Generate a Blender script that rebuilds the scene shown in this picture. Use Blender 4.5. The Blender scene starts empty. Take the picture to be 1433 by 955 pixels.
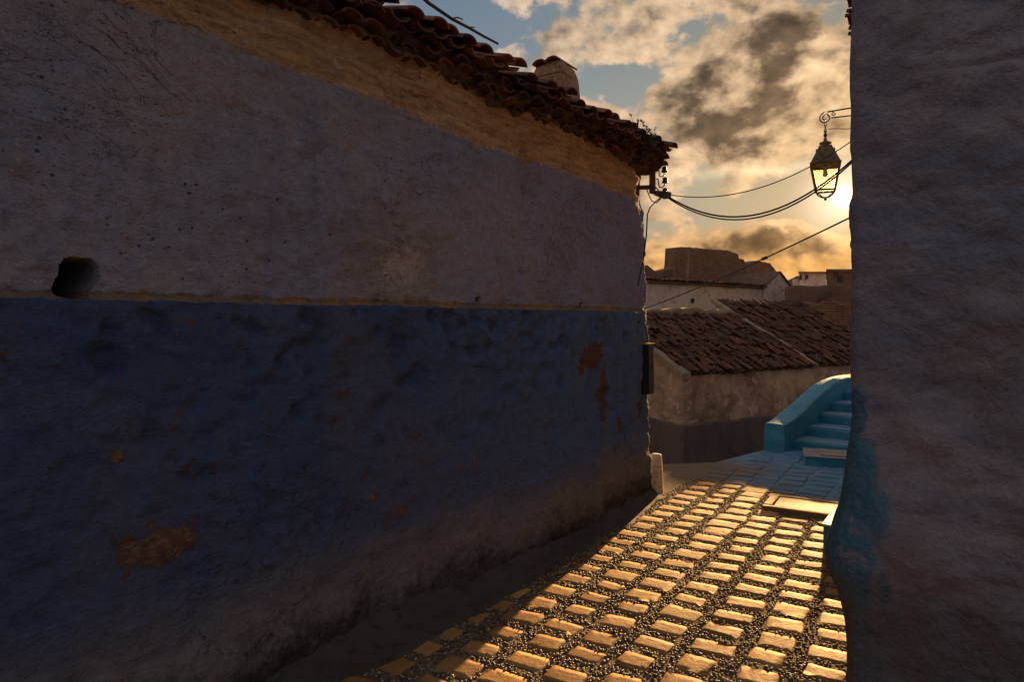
import bpy, bmesh, math, random
import numpy as np
from mathutils import Vector, Matrix

random.seed(7)
RNG = np.random.default_rng(7)
scene = bpy.context.scene
COL = scene.collection

# ---------------------------------------------------------------- camera
EYE, F, CX, HY = 1.6, 955.0, 716.5, 447.0
cam_d = bpy.data.cameras.new("camera")
cam_d.sensor_width = 36.0
cam_d.lens = 36.0 * F / 1433.0
cam_d.shift_y = -(477.5 - HY) / 1433.0
cam_d.clip_start, cam_d.clip_end = 0.05, 6000.0
cam = bpy.data.objects.new("camera", cam_d)
COL.objects.link(cam)
cam.location = (0, 0, EYE)
cam.rotation_euler = (math.radians(90), 0, 0)
scene.camera = cam

def at(px, py, Y):
    """the point at depth Y that the photo shows at pixel px, py"""
    return Vector(((px - CX) / F * Y, Y, EYE - (py - HY) / F * Y))

# ---------------------------------------------------------------- light
EXPO = 1.6
SKY_STRENGTH = 0.1
SUN_VEC = Vector(((1181 - CX) / F, 1.0, (HY - 275) / F)).normalized()
SUN_EL = math.asin(SUN_VEC.z)
SUN_AZ = math.atan2(SUN_VEC.x, SUN_VEC.y)
sun_d = bpy.data.lights.new("sun", "SUN")
sun_d.energy = 4.4
sun_d.angle = math.radians(0.5)
sun_d.color = (1.0, 0.58, 0.22)
sun = bpy.data.objects.new("sun", sun_d)
COL.objects.link(sun)
sun.rotation_euler = SUN_VEC.to_track_quat('Z', 'Y').to_euler()
sun.location = (4, 8, 9)
vs = scene.view_settings
vs.view_transform = 'Standard'
vs.look = 'None'
vs.exposure = EXPO
vs.gamma = 1.0
vs.use_curve_mapping = False

# ---------------------------------------------------------------- node helpers
class S:
    """a shader socket with arithmetic"""
    def __init__(self, nt, sock): self.nt, self.k = nt, sock
    def _m(self, op, *args, clamp=False):
        n = self.nt.nodes.new("ShaderNodeMath"); n.operation = op; n.use_clamp = clamp
        for i, a in enumerate(args):
            if isinstance(a, S): self.nt.links.new(a.k, n.inputs[i])
            else: n.inputs[i].default_value = float(a)
        return S(self.nt, n.outputs[0])
    def __add__(s, o): return s._m('ADD', s, o)
    __radd__ = __add__
    def __sub__(s, o): return s._m('SUBTRACT', s, o)
    def __rsub__(s, o): return s._m('SUBTRACT', o, s)
    def __mul__(s, o): return s._m('MULTIPLY', s, o)
    __rmul__ = __mul__
    def __truediv__(s, o): return s._m('DIVIDE', s, o)
    def __rtruediv__(s, o): return s._m('DIVIDE', o, s)
    def clamp(s): return s._m('ADD', s, 0.0, clamp=True)
    def max(s, o): return s._m('MAXIMUM', s, o)
    def min(s, o): return s._m('MINIMUM', s, o)
    def exp(s): return s._m('EXPONENT', s)
    def abs(s): return s._m('ABSOLUTE', s)
    def pow(s, p): return s._m('POWER', s, p)
    def step(s, a, b):
        n = s.nt.nodes.new("ShaderNodeMapRange"); n.interpolation_type = 'SMOOTHSTEP'
        s.nt.links.new(s.k, n.inputs[0])
        n.inputs[1].default_value, n.inputs[2].default_value = a, b
        return S(s.nt, n.outputs[0])

def sep(nt, vec):
    n = nt.nodes.new("ShaderNodeSeparateXYZ"); nt.links.new(vec, n.inputs[0])
    return [S(nt, o) for o in n.outputs]
def comb(nt, x, y, z=0.0):
    n = nt.nodes.new("ShaderNodeCombineXYZ")
    for i, a in enumerate((x, y, z)):
        if isinstance(a, S): nt.links.new(a.k, n.inputs[i])
        else: n.inputs[i].default_value = a
    return n.outputs[0]
def noise(nt, vec, scale, detail=4, rough=0.55, dist=0.0, color=False):
    n = nt.nodes.new("ShaderNodeTexNoise")
    nt.links.new(vec, n.inputs["Vector"])
    n.inputs["Scale"].default_value = scale
    n.inputs["Detail"].default_value = detail
    n.inputs["Roughness"].default_value = rough
    n.inputs["Distortion"].default_value = dist
    return S(nt, n.outputs["Color"].node.outputs["Color"] if color else n.outputs[0])
def vor(nt, vec, scale, feature='F1', rnd=1.0):
    n = nt.nodes.new("ShaderNodeTexVoronoi"); n.feature = feature
    nt.links.new(vec, n.inputs["Vector"]); n.inputs["Scale"].default_value = scale
    n.inputs["Randomness"].default_value = rnd
    return S(nt, n.outputs[0])
def mixc(nt, f, a, b):
    n = nt.nodes.new("ShaderNodeMix"); n.data_type = 'RGBA'
    if isinstance(f, S): nt.links.new(f.k, n.inputs[0])
    else: n.inputs[0].default_value = f
    for i, c in ((6, a), (7, b)):
        if isinstance(c, S): nt.links.new(c.k, n.inputs[i])
        else: n.inputs[i].default_value = (*c, 1.0)
    return S(nt, n.outputs[2])
def mulc(nt, c, f):
    """colour times scalar"""
    n = nt.nodes.new("ShaderNodeVectorMath"); n.operation = 'SCALE'
    if isinstance(c, S): nt.links.new(c.k, n.inputs[0])
    else: n.inputs[0].default_value = c
    if isinstance(f, S): nt.links.new(f.k, n.inputs[3])
    else: n.inputs[3].default_value = f
    return S(nt, n.outputs[0])
def vop(nt, op, a, b):
    n = nt.nodes.new("ShaderNodeVectorMath"); n.operation = op
    for i, c in enumerate((a, b)):
        if isinstance(c, S): nt.links.new(c.k, n.inputs[i])
        else: n.inputs[i].default_value = c
    return S(nt, n.outputs[0])

# ---------------------------------------------------------------- world: sky with sunset clouds
world = bpy.data.worlds.new("World")
scene.world = world
world.use_nodes = True
wt = world.node_tree
wt.nodes.clear()
def build_sky():
    nt = wt
    K = 1.0 / (SKY_STRENGTH * 2 ** EXPO)          # picture-linear colour -> sky colour
    tc = nt.nodes.new("ShaderNodeTexCoord").outputs["Generated"]
    x, y, z = sep(nt, tc)
    az = x._m('ARCTAN2', x, y)
    el = x._m('ARCSINE', z.max(-1.0).min(1.0))
    sky = nt.nodes.new("ShaderNodeTexSky")
    sky.sky_type = 'NISHITA'
    sky.sun_disc = False
    sky.sun_elevation = SUN_EL
    sky.sun_rotation = SUN_AZ
    sky.dust_density = 1.5
    # angle from the sun
    dp = nt.nodes.new("ShaderNodeVectorMath"); dp.operation = 'DOT_PRODUCT'
    nt.links.new(tc, dp.inputs[0]); dp.inputs[1].default_value = SUN_VEC
    ang = x._m('ARCCOSINE', S(nt, dp.outputs["Value"]).max(-1.0).min(1.0))
    def lobe(sig): return ((ang / sig) * (ang / sig) * -1.0).exp()
    # warped directions for ragged cloud outlines
    base = comb(nt, az * 1.0, el * 1.55, 0.0)
    w1 = noise(nt, base, 7.0, 5, 0.6)
    w2 = noise(nt, comb(nt, az + 11.3, el * 1.55 + 4.1), 7.0, 5, 0.6)
    waz = az + (w1 - 0.5) * 0.13
    wel = el + (w2 - 0.5) * 0.10
    def puff(a, e): return noise(nt, comb(nt, a, e * 1.35, 0.37), 10.0, 8, 0.54, 0.1)
    fb = puff(az, el)
    sa_, se_ = SUN_AZ, SUN_EL
    # the same noise a little nearer the sun: the difference says which flank of a puff faces the light
    tox = (az * -1.0 + sa_); toy = (el * -1.0 + se_)
    fl = 0.020 / ((tox * tox + toy * toy).pow(0.5) + 0.05)
    fbs = puff(az + tox * fl, el + toy * fl)
    relief = fb - fbs
    fb2 = noise(nt, comb(nt, az - 3.0, el * 1.4, 1.9), 24.0, 7, 0.55, 0.1)
    def blob(px, py, rx, ry, rot, amp, warp=True):
        u = (px - CX) / F; v = (HY - py) / F
        a0 = math.atan(u); e0 = math.atan(v / math.sqrt(1 + u * u))
        sx = rx / F / (1 + u * u); sy = ry / F / math.sqrt(1 + u * u)
        c, s = math.cos(math.radians(rot)), math.sin(math.radians(rot))
        A, E = (waz, wel) if warp else (az, el)
        da, de = A - a0, E - e0
        p = (da * c + de * s) * (1 / sx); q = (de * c - da * s) * (1 / sy)
        return ((p * p + q * q) * -1.0).exp() * amp
    thick = (fb - 0.5) * 3.0 + (fb2 - 0.5) * 1.5 + 0.48
    for b in ((1075, 60, 120, 45, 12, .50), (950, 125, 55, 38, 45, .55), (1050, 150, 70, 35, 20, .60),
              (1120, 185, 110, 45, 15, .42), (990, 215, 90, 30, 10, .30), (1150, 110, 60, 60, 40, .25),
              (1010, 340, 150, 22, 8, .42), (1160, 345, 70, 26, 20, .62), (740, 0, 120, 18, 0, .25),
              (860, 65, 80, 16, 0, .18), (960, 10, 130, 16, 0, .3),
              # clear gaps
              (650, 25, 70, 60, 0, -.85), (850, 112, 70, 28, -25, -.75), (1180, 20, 34, 45, 0, -.6),
              (1000, 275, 140, 26, 0, -.7), (1140, 275, 90, 40, 0, -1.0), (900, 60, 70, 40, 0, -.12),
              (1010, 130, 26, 20, 50, -.4), (1130, 70, 16, 60, -60, -.2), (1000, 378, 160, 10, 0, -.35)):
        thick = thick + blob(*b)
    cover = thick.step(0.06, 0.46)
    dark = (thick + relief * -2.4).step(0.55, 1.25)
    near = lobe(0.30); mid = lobe(0.75)
    # clear sky: the Nishita sky, a little greyed by thin veil
    clear = mulc(nt, vop(nt, 'MULTIPLY', S(nt, sky.outputs[0]), (0.70, 0.86, 1.0)), (1.0 - lobe(0.45) * 0.88) * 0.30)
    veil = mixc(nt, near, (0.20 * K, 0.22 * K, 0.23 * K), (0.54 * K, 0.405 * K, 0.25 * K))
    veil = mixc(nt, el.step(0.15, 0.04) * mid * 0.95, veil, (0.72 * K, 0.36 * K, 0.095 * K))
    low = el.step(0.28, 0.10) * az.abs().step(1.4, 0.5)
    clear = mixc(nt, (low * 0.75 + 0.1), clear, veil)
    cream = mixc(nt, mid, (0.33 * K, 0.345 * K, 0.395 * K), (0.70 * K, 0.475 * K, 0.265 * K))
    taupe = mixc(nt, mid, (0.16 * K, 0.185 * K, 0.24 * K), (0.165 * K, 0.102 * K, 0.055 * K))
    gold = el.step(0.17, 0.05) * mid
    cream = mixc(nt, gold * 0.9, cream, (0.80 * K, 0.37 * K, 0.085 * K))
    taupe = mixc(nt, gold * 0.8, taupe, (0.33 * K, 0.165 * K, 0.055 * K))
    cloud = mulc(nt, mixc(nt, dark, cream, taupe), (relief * 3.4 + 1.0).max(0.5).min(1.8))
    col = mixc(nt, cover, clear, cloud)
    # silver lining along the flat lower edge of the cloud bank, where the sun breaks through
    wv = (noise(nt, comb(nt, az, 0.0, 5.0), 14.0, 4, 0.6) - 0.5) * 0.05
    ny = el - (math.atan(((HY - 238) / F) / 1.07)) - wv
    edge = ((ny * 140.0) * (ny * 140.0) * -1.0).exp() * ((az - 0.33) * 7.0).pow(2.0)._m('MULTIPLY', ((az - 0.34) * 7.5).pow(2.0), -1.0).exp()
    col = vop(nt, 'ADD', col, mulc(nt, (0.42 * K, 0.31 * K, 0.19 * K), edge * (fb2 * 1.5)))
    # aureole of the sun itself
    col = vop(nt, 'ADD', col, mulc(nt, (0.20 * K, 0.105 * K, 0.028 * K), lobe(0.16) * (1.0 - dark * 0.75)))
    col = vop(nt, 'ADD', col, mulc(nt, (0.75 * K, 0.62 * K, 0.46 * K), lobe(0.042) * (1.0 - dark * 0.5)))
    col = vop(nt, 'ADD', col, mulc(nt, (14 * K, 10 * K, 5 * K), lobe(0.0085)))
    bg = nt.nodes.new("ShaderNodeBackground")
    nt.links.new(col.k, bg.inputs[0])
    bg.inputs[1].default_value = SKY_STRENGTH
    out = nt.nodes.new("ShaderNodeOutputWorld")
    nt.links.new(bg.outputs[0], out.inputs[0])
build_sky()

# ---------------------------------------------------------------- object helpers
def link(o, parent=None):
    COL.objects.link(o)
    if parent is not None: o.parent = parent
    return o
def tag(o, label=None, cat=None, group=None, kind=None):
    if label: o["label"] = label
    if cat: o["category"] = cat
    if group: o["group"] = group
    if kind: o["kind"] = kind
    return o
def thing(name, label, cat, loc=(0, 0, 0), group=None):
    o = bpy.data.objects.new(name, None)
    o.location = loc
    o.empty_display_size = 0.1
    link(o)
    return tag(o, label, cat, group)

class MB:
    """collects verts and faces in world space; build() links ONE mesh object"""
    def __init__(s): s.v, s.f, s.t = [], [], []
    def add(s, vs, fs, tone=0.5):
        b = len(s.v)
        s.v += [tuple(p) for p in vs]
        s.f += [tuple(i + b for i in f) for f in fs]
        s.t += [tone] * len(vs)
    def box(s, c, x, y, z, hx, hy, hz, tone=0.5, taper=1.0, jit=0.0):
        """box at c with axes x,y,z and half sizes; taper scales the +z end"""
        c, x, y, z = Vector(c), Vector(x).normalized(), Vector(y).normalized(), Vector(z).normalized()
        vs = []
        for k in (-1, 1):
            t = taper if k > 0 else 1.0
            for i, j in ((-1, -1), (1, -1), (1, 1), (-1, 1)):
                p = c + x * (i * hx * t) + y * (j * hy * t) + z * (k * hz)
                if jit: p += Vector((random.uniform(-jit, jit) for _ in range(3)))
                vs.append(p)
        s.add(vs, [(3, 2, 1, 0), (4, 5, 6, 7), (0, 1, 5, 4), (1, 2, 6, 5), (2, 3, 7, 6), (3, 0, 4, 7)], tone)
    def tube(s, pts, r, n=8, tone=0.5, r1=None, caps=True):
        pts = [Vector(p) for p in pts]
        m = len(pts)
        up = Vector((0, 0, 1))
        vs, fs = [], []
        prev = None
        for i, p in enumerate(pts):
            d = (pts[min(i + 1, m - 1)] - pts[max(i - 1, 0)])
            d = d.normalized() if d.length > 1e-9 else Vector((0, 0, 1))
            if prev is None:
                a = d.cross(up) if abs(d.z) < 0.95 else d.cross(Vector((1, 0, 0)))
            else:
                a = prev - d * prev.dot(d)
            a.normalize(); prev = a
            b = d.cross(a)
            rr = r if r1 is None else r + (r1 - r) * i / max(1, m - 1)
            for k in range(n):
                t = 2 * math.pi * k / n
                vs.append(p + a * (math.cos(t) * rr) + b * (math.sin(t) * rr))
        for i in range(m - 1):
            for k in range(n):
                k2 = (k + 1) % n
                fs.append((i * n + k, i * n + k2, (i + 1) * n + k2, (i + 1) * n + k))
        if caps:
            fs.append(tuple(range(n - 1, -1, -1)))
            fs.append(tuple((m - 1) * n + k for k in range(n)))
        s.add(vs, fs, tone)
    def lathe(s, c, prof, n=16, tone=0.5, ax=None):
        """profile (r, h) turned about z through c"""
        c = Vector(c)
        vs, fs = [], []
        for r, h in prof:
            for k in range(n):
                t = 2 * math.pi * k / n
                vs.append(c + Vector((r * math.cos(t), r * math.sin(t), h)))
        for i in range(len(prof) - 1):
            for k in range(n):
                k2 = (k + 1) % n
                fs.append((i * n + k, i * n + k2, (i + 1) * n + k2, (i + 1) * n + k))
        fs.append(tuple(range(n - 1, -1, -1)))
        fs.append(tuple((len(prof) - 1) * n + k for k in range(n)))
        s.add(vs, fs, tone)
    def prism(s, poly, off, tone=0.5):
        """closed polygon (list of points) extruded by the vector off"""
        n = len(poly); off = Vector(off)
        vs = [Vector(p) for p in poly] + [Vector(p) + off for p in poly]
        fs = [tuple(range(n)), tuple(range(2 * n - 1, n - 1, -1))]
        for i in range(n):
            j = (i + 1) % n
            fs.append((i, i + n, j + n, j))
        s.add(vs, fs, tone)
    def build(s, name, mat, parent=None, smooth=False, bevel=0.0, fix=True):
        me = bpy.data.meshes.new(name)
        me.from_pydata(s.v, [], s.f)
        if fix:
            bm = bmesh.new(); bm.from_mesh(me)
            bmesh.ops.recalc_face_normals(bm, faces=bm.faces)
            bm.to_mesh(me); bm.free()
        at_ = me.attributes.new("tone", 'FLOAT', 'POINT')
        at_.data.foreach_set("value", np.array(s.t, dtype=np.float32))
        if smooth: me.polygons.foreach_set("use_smooth", [True] * len(me.polygons))
        me.materials.append(mat)
        o = bpy.data.objects.new(name, me)
        link(o)
        if parent is not None:
            o.parent = parent
            o.matrix_parent_inverse = Matrix.Translation(-world_loc(parent))
        if bevel:
            m = o.modifiers.new("bevel", 'BEVEL'); m.width = bevel; m.segments = 2; m.limit_method = 'ANGLE'
        return o
def world_loc(o):
    p = Vector(o.location)
    if o.parent is not None and o.type == 'EMPTY': p = p + world_loc(o.parent)
    return p if o.type == 'EMPTY' else (Vector((0, 0, 0)))

def np_mesh(name, V, Fq, mat, parent=None, smooth=True, uv=None, tone=None):
    me = bpy.data.meshes.new(name)
    nv, (nf, k) = len(V), Fq.shape
    me.vertices.add(nv); me.vertices.foreach_set("co", V.astype(np.float32).ravel())
    me.loops.add(nf * k); me.loops.foreach_set("vertex_index", Fq.astype(np.int32).ravel())
    me.polygons.add(nf)
    me.polygons.foreach_set("loop_start", np.arange(0, nf * k, k, dtype=np.int32))
    me.polygons.foreach_set("loop_total", np.full(nf, k, dtype=np.int32))
    me.update(calc_edges=True)
    if smooth: me.polygons.foreach_set("use_smooth", np.ones(nf, dtype=bool))
    if uv is not None:
        l = me.uv_layers.new(name="UVMap")
        l.data.foreach_set("uv", uv[Fq.ravel()].astype(np.float32).ravel())
    if tone is not None:
        a = me.attributes.new("tone", 'FLOAT', 'POINT'); a.data.foreach_set("value", tone.astype(np.float32))
    me.materials.append(mat)
    me.validate()
    o = bpy.data.objects.new(name, me)
    link(o)
    if parent is not None:
        o.parent = parent
        o.matrix_parent_inverse = Matrix.Translation(-world_loc(parent))
    return o

# numpy noise
def _h(ix, iy, seed):
    n = (ix.astype(np.int64) * 374761393 + iy.astype(np.int64) * 668265263 + seed * 974634777) & 0x7fffffff
    n = ((n ^ (n >> 13)) * 1274126177) & 0x7fffffff
    n = (n ^ (n >> 16)) & 0xffff
    return n / 65535.0
def vn(x, y, seed=0):
    ix, iy = np.floor(x), np.floor(y)
    fx, fy = x - ix, y - iy
    fx, fy = fx * fx * fx * (fx * (fx * 6 - 15) + 10), fy * fy * fy * (fy * (fy * 6 - 15) + 10)
    a, b = _h(ix, iy, seed), _h(ix + 1, iy, seed)
    c, d = _h(ix, iy + 1, seed), _h(ix + 1, iy + 1, seed)
    return (a + (b - a) * fx) * (1 - fy) + (c + (d - c) * fx) * fy - 0.5
def fbm(x, y, oct=5, seed=0, gain=0.5):
    s, a = 0.0, 1.0
    for i in range(oct):
        s = s + a * vn(x, y, seed + i * 17); a *= gain; x, y = x * 2.03, y * 2.03
    return s
def sst(a, b, x):
    t = np.clip((x - a) / (b - a), 0, 1); return t * t * (3 - 2 * t)

# ---------------------------------------------------------------- materials
def new_mat(name):
    m = bpy.data.materials.new(name); m.use_nodes = True
    nt = m.node_tree; nt.nodes.clear()
    out = nt.nodes.new("ShaderNodeOutputMaterial")
    b = nt.nodes.new("ShaderNodeBsdfPrincipled")
    nt.links.new(b.outputs[0], out.inputs[0])
    return m, nt, b
def objco(nt): return nt.nodes.new("ShaderNodeTexCoord").outputs["Object"]
def uvco(nt): return nt.nodes.new("ShaderNodeTexCoord").outputs["UV"]
def attr(nt, n="tone"):
    a = nt.nodes.new("ShaderNodeAttribute"); a.attribute_name = n; return S(nt, a.outputs["Fac"])
def bump(nt, b, h, strength=0.5, dist=0.01):
    n = nt.nodes.new("ShaderNodeBump")
    n.inputs["Strength"].default_value = strength; n.inputs["Distance"].default_value = dist
    nt.links.new(h.k, n.inputs["Height"]); nt.links.new(n.outputs[0], b.inputs["Normal"])
def setc(nt, b, c):
    nt.links.new(c.k, b.inputs["Base Color"])
def setr(nt, b, r):
    if isinstance(r, S): nt.links.new(r.k, b.inputs["Roughness"])
    else: b.inputs["Roughness"].default_value = r

def mottled(name, c1, c2, c3, scale=3.0, rough=0.8, bs=0.4, bd=0.01, fine=60.0, tone=0.0, metal=0.0, spec=0.3, streak=False):
    """three mottled colours, fine grain bump"""
    m, nt, b = new_mat(name)
    co = objco(nt)
    if streak:
        X, Y, Z = sep(nt, co); co2 = comb(nt, X, Y, Z * 0.25)
    else: co2 = co
    n1 = noise(nt, co2, scale, 6, 0.62, 0.4)
    n2 = noise(nt, co2, scale * 4.3, 5, 0.6)
    n3 = noise(nt, co, fine, 4, 0.6)
    c = mixc(nt, n1.step(0.36, 0.64), c1, c2)
    c = mixc(nt, n2.step(0.52, 0.70), c, c3)
    c = mulc(nt, c, n3 * 0.5 + 0.75)
    if tone: c = mulc(nt, c, attr(nt) * tone + (1 - tone / 2))
    setc(nt, b, c); setr(nt, b, rough)
    b.inputs["Metallic"].default_value = metal
    b.inputs["Specular IOR Level"].default_value = spec
    bump(nt, b, n3 * 0.5 + n2, bs, bd)
    return m

def uvblob(nt, U, V, w, u0, v0, ru, rv, lo=0.35, hi=0.75):
    """ragged patch centred at u0,v0 (metres along the wall, height)"""
    du, dv = (U - u0) * (1 / ru), (V - v0) * (1 / rv)
    return (((du * du + dv * dv) * -1.0).exp() + w).step(lo, hi)

def mat_left_wall():
    m, nt, b = new_mat("limewash_left")
    U, V, _ = sep(nt, uvco(nt))
    co = objco(nt)
    big = noise(nt, co, 1.1, 5, 0.6, 0.3)
    midn = noise(nt, co, 4.5, 6, 0.65, 0.5)
    fine = noise(nt, co, 26.0, 6, 0.7)
    grain = noise(nt, co, 110.0, 3, 0.6)
    X, Y, Z = sep(nt, co)
    strk = noise(nt, comb(nt, X * 1.0, Y * 1.0, Z * 0.12), 7.0, 5, 0.6)
    horiz = noise(nt, comb(nt, X * 0.6, Y * 0.6, Z * 6.0), 6.0, 5, 0.65)
    # upper pale violet wash
    up = mixc(nt, big.step(0.38, 0.62), (0.355, 0.295, 0.295), (0.275, 0.26, 0.325))
    up = mixc(nt, strk.step(0.50, 0.70) * big.step(0.45, 0.6) * 0.6, up, (0.17, 0.175, 0.26))
    up = mixc(nt, (U + (big - 0.5) * 2.0).step(3.4, 0.4) * 0.75, up, (0.25, 0.265, 0.42))
    up = mixc(nt, midn.step(0.56, 0.70) * 0.55, up, (0.27, 0.19, 0.14))
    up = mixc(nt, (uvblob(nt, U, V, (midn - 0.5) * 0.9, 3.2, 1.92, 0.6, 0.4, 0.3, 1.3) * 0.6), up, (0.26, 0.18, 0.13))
    up = mixc(nt, (uvblob(nt, U, V, (fine - 0.5) * 1.8 + (midn - 0.5) * 1.6, 3.10, 1.88, 0.16, 0.14, 0.3, 0.9) * 0.75), up, (0.50, 0.39, 0.34))  # pale patch of reflected sunlight, painted into the wash
    # blue lower paint
    lo = mixc(nt, big.step(0.36, 0.64), (0.062, 0.088, 0.172), (0.095, 0.105, 0.165))
    lo = mixc(nt, strk.step(0.48, 0.70) * 0.6, lo, (0.048, 0.088, 0.19))
    lo = mixc(nt, midn.step(0.58, 0.74) * 0.45, lo, (0.12, 0.105, 0.12))
    # stronger, brighter blue towards the corner
    lo = mixc(nt, (U + (big - 0.5) * 1.6).step(3.6, 0.3) * 0.75, lo, mixc(nt, strk.step(0.4, 0.62), (0.085, 0.17, 0.38), (0.125, 0.185, 0.34)))
    flake = uvblob(nt, U, V, (fine - 0.5) * 2.6 + (midn - 0.5) * 2.6, 4.39, 0.77, 0.16, 0.08, .50, .57)
    for u0, v0, ru, rv in ((1.10, 1.31, .17, .11), (0.93, 1.04, .09, .26), (1.26, 1.25, .05, .08), (0.64, 0.74, .06, .09), (0.23, 0.83, .05, .1),
                           (3.35, 0.72, .03, .02), (4.55, 1.12, .02, .025), (2.55, 0.78, .02, .035)):
        flake = flake.max(uvblob(nt, U, V, (fine - 0.5) * 2.0 + (midn - 0.5) * 2.2, u0, v0, ru, rv, .47, .53))
    lo = mixc(nt, flake, lo, mixc(nt, (fine + U.step(2.0, 1.0) * 0.2).step(0.4, 0.6), (0.25, 0.16, 0.09), (0.12, 0.068, 0.045)))
    # dirt and damp climbing from the ground, its line ragged
    hgt = V + (big - 0.5) * 0.5 + (midn - 0.5) * 0.3
    lo = mixc(nt, hgt.step(0.66, 0.30), lo, (0.20, 0.175, 0.17))
    damp = (hgt + (fine - 0.5) * 0.25).step(0.34, 0.10)
    lo = mixc(nt, damp, lo, mixc(nt, midn.step(0.4, 0.6), (0.05, 0.042, 0.034), (0.10, 0.075, 0.055)))
    # bare ochre ledge
    ledge_f = (V + (fine - 0.5) * 0.03 + (big - 0.5) * 0.02)
    c = mixc(nt, ledge_f.step(1.664, 1.670), lo, mixc(nt, (strk * 0.5 + midn * 0.5).step(0.40, 0.58), (0.36, 0.20, 0.095), (0.20, 0.15, 0.125)))
    c = mixc(nt, (ledge_f + (midn - 0.5) * 0.05).step(1.693, 1.704), c, up)
    # bare earth render under the eaves; the wash stops at a sloping line
    top_f = V + (big - 0.5) * 0.16 + (midn - 0.5) * 0.05 - U * 0.022
    top = mixc(nt, horiz.step(0.38, 0.62), (0.64, 0.375, 0.18), (0.42, 0.24, 0.125))
    top = mixc(nt, fine.step(0.55, 0.7), top, (0.56, 0.41, 0.27))
    top = mixc(nt, midn.step(0.58, 0.7) * 0.6, top, (0.20, 0.13, 0.09))
    c = mixc(nt, (top_f + (fine - 0.5) * 0.07 + (grain - 0.5) * 0.04).step(2.60, 2.645), c, top)
    # straw holes and pits
    pit = vor(nt, co, 17.0).step(0.13, 0.05) * noise(nt, co, 2.3, 3).step(0.46, 0.6) * V.step(1.7, 1.75)
    nick = vor(nt, comb(nt, X, Y, Z * 2.6), 26.0).step(0.15, 0.05) * noise(nt, co, 3.1, 4).step(0.44, 0.54)
    pit = pit.max(nick * V.step(1.0, 1.75))
    c = mixc(nt, pit * 0.8, c, (0.06, 0.045, 0.035))
    crack = (noise(nt, comb(nt, X, Y, Z * 1.6), 1.9, 7, 0.62, 1.2) - 0.5).abs().step(0.0035, 0.0008) * noise(nt, co, 0.9, 2).step(0.55, 0.66)
    c = mixc(nt, crack * 0.5, c, (0.045, 0.038, 0.035))
    c = mulc(nt, c, fine * 0.8 + 0.6)
    setc(nt, b, c); setr(nt, b, 0.92)
    b.inputs["Specular IOR Level"].default_value = 0.15
    bump(nt, b, midn * 1.1 + fine * 0.8 + grain * 0.3 + horiz * 0.4 - pit * 0.8 - crack * 0.6 - flake * V.step(1.6, 1.5) * 0.35, 1.0, 0.036)
    return m

def mat_right_wall():
    m, nt, b = new_mat("limewash_right")
    U, V, _ = sep(nt, uvco(nt))
    co = objco(nt)
    big = noise(nt, co, 1.8, 5, 0.6, 0.4)
    midn = noise(nt, co, 6.5, 6, 0.62, 0.4)
    fine = noise(nt, co, 45.0, 5, 0.7)
    X, Y, Z = sep(nt, co)
    strk = noise(nt, comb(nt, X, Y, Z * 0.22), 9.0, 4, 0.6)
    horiz = noise(nt, comb(nt, X, Y, Z * 3.2), 2.2, 5, 0.6)
    c = mixc(nt, horiz.step(0.36, 0.64), (0.30, 0.24, 0.24), (0.20, 0.182, 0.215))
    c = mixc(nt, big.step(0.50, 0.66) * 0.6, c, (0.19, 0.14, 0.115))
    c = mixc(nt, midn.step(0.60, 0.75) * 0.5, c, (0.12, 0.10, 0.115))
    # old turquoise paint down the lower edge
    te = (U + (big - 0.5) * 0.22 + (strk - 0.5) * 0.30).step(0.24, 0.0) * (V + (midn - 0.5) * 0.25).step(1.40, 1.25)
    te = (te * midn.step(0.30, 0.5) + (fine - 0.5) * 0.5).step(0.25, 0.70)
    c = mixc(nt, te * 0.85, c, mixc(nt, fine.step(0.4, 0.6), (0.03, 0.13, 0.19), (0.06, 0.17, 0.21)))
    # indigo splashes
    sp = vor(nt, co, 9.0).step(0.16, 0.05) * noise(nt, co, 3.1, 3).step(0.52, 0.62) * V.step(1.5, 1.2)
    c = mixc(nt, sp * 0.7, c, (0.03, 0.035, 0.10))
    c = mixc(nt, (V + (big - 0.5) * 0.5).step(0.75, 0.35) * 0.7, c, (0.115, 0.09, 0.075))
    crack = (noise(nt, comb(nt, X, Y, Z * 2.2), 1.7, 7, 0.62, 1.0) - 0.5).abs().step(0.004, 0.001) * noise(nt, co, 1.7, 3).step(0.56, 0.66)
    c = mixc(nt, crack * 0.7, c, (0.05, 0.04, 0.04))
    c = mulc(nt, c, fine * 0.7 + 0.65)
    setc(nt, b, c); setr(nt, b, 0.9)
    b.inputs["Specular IOR Level"].default_value = 0.15
    bump(nt, b, big * 0.5 + midn * 1.3 + fine * 0.35 + horiz * 0.25, 1.0, 0.045)
    return m

def mat_tile():
    m, nt, b = new_mat("old_roof_tile")
    co = objco(nt)
    t = attr(nt)
    n1 = noise(nt, co, 7.0, 5, 0.65, 0.3); n2 = noise(nt, co, 45.0, 5, 0.65)
    c = mixc(nt, t.step(0.1, 0.9), (0.10, 0.05, 0.034), (0.29, 0.105, 0.045))
    c = mixc(nt, n1.step(0.46, 0.64) * 0.75, c, (0.07, 0.055, 0.042))
    c = mixc(nt, n2.step(0.60, 0.72) * 0.5, c, (0.30, 0.24, 0.16))
    setc(nt, b, c); setr(nt, b, 0.85)
    b.inputs["Specular IOR Level"].default_value = 0.2
    bump(nt, b, n2 + n1 * 0.6, 0.6, 0.006)
    return m

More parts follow.
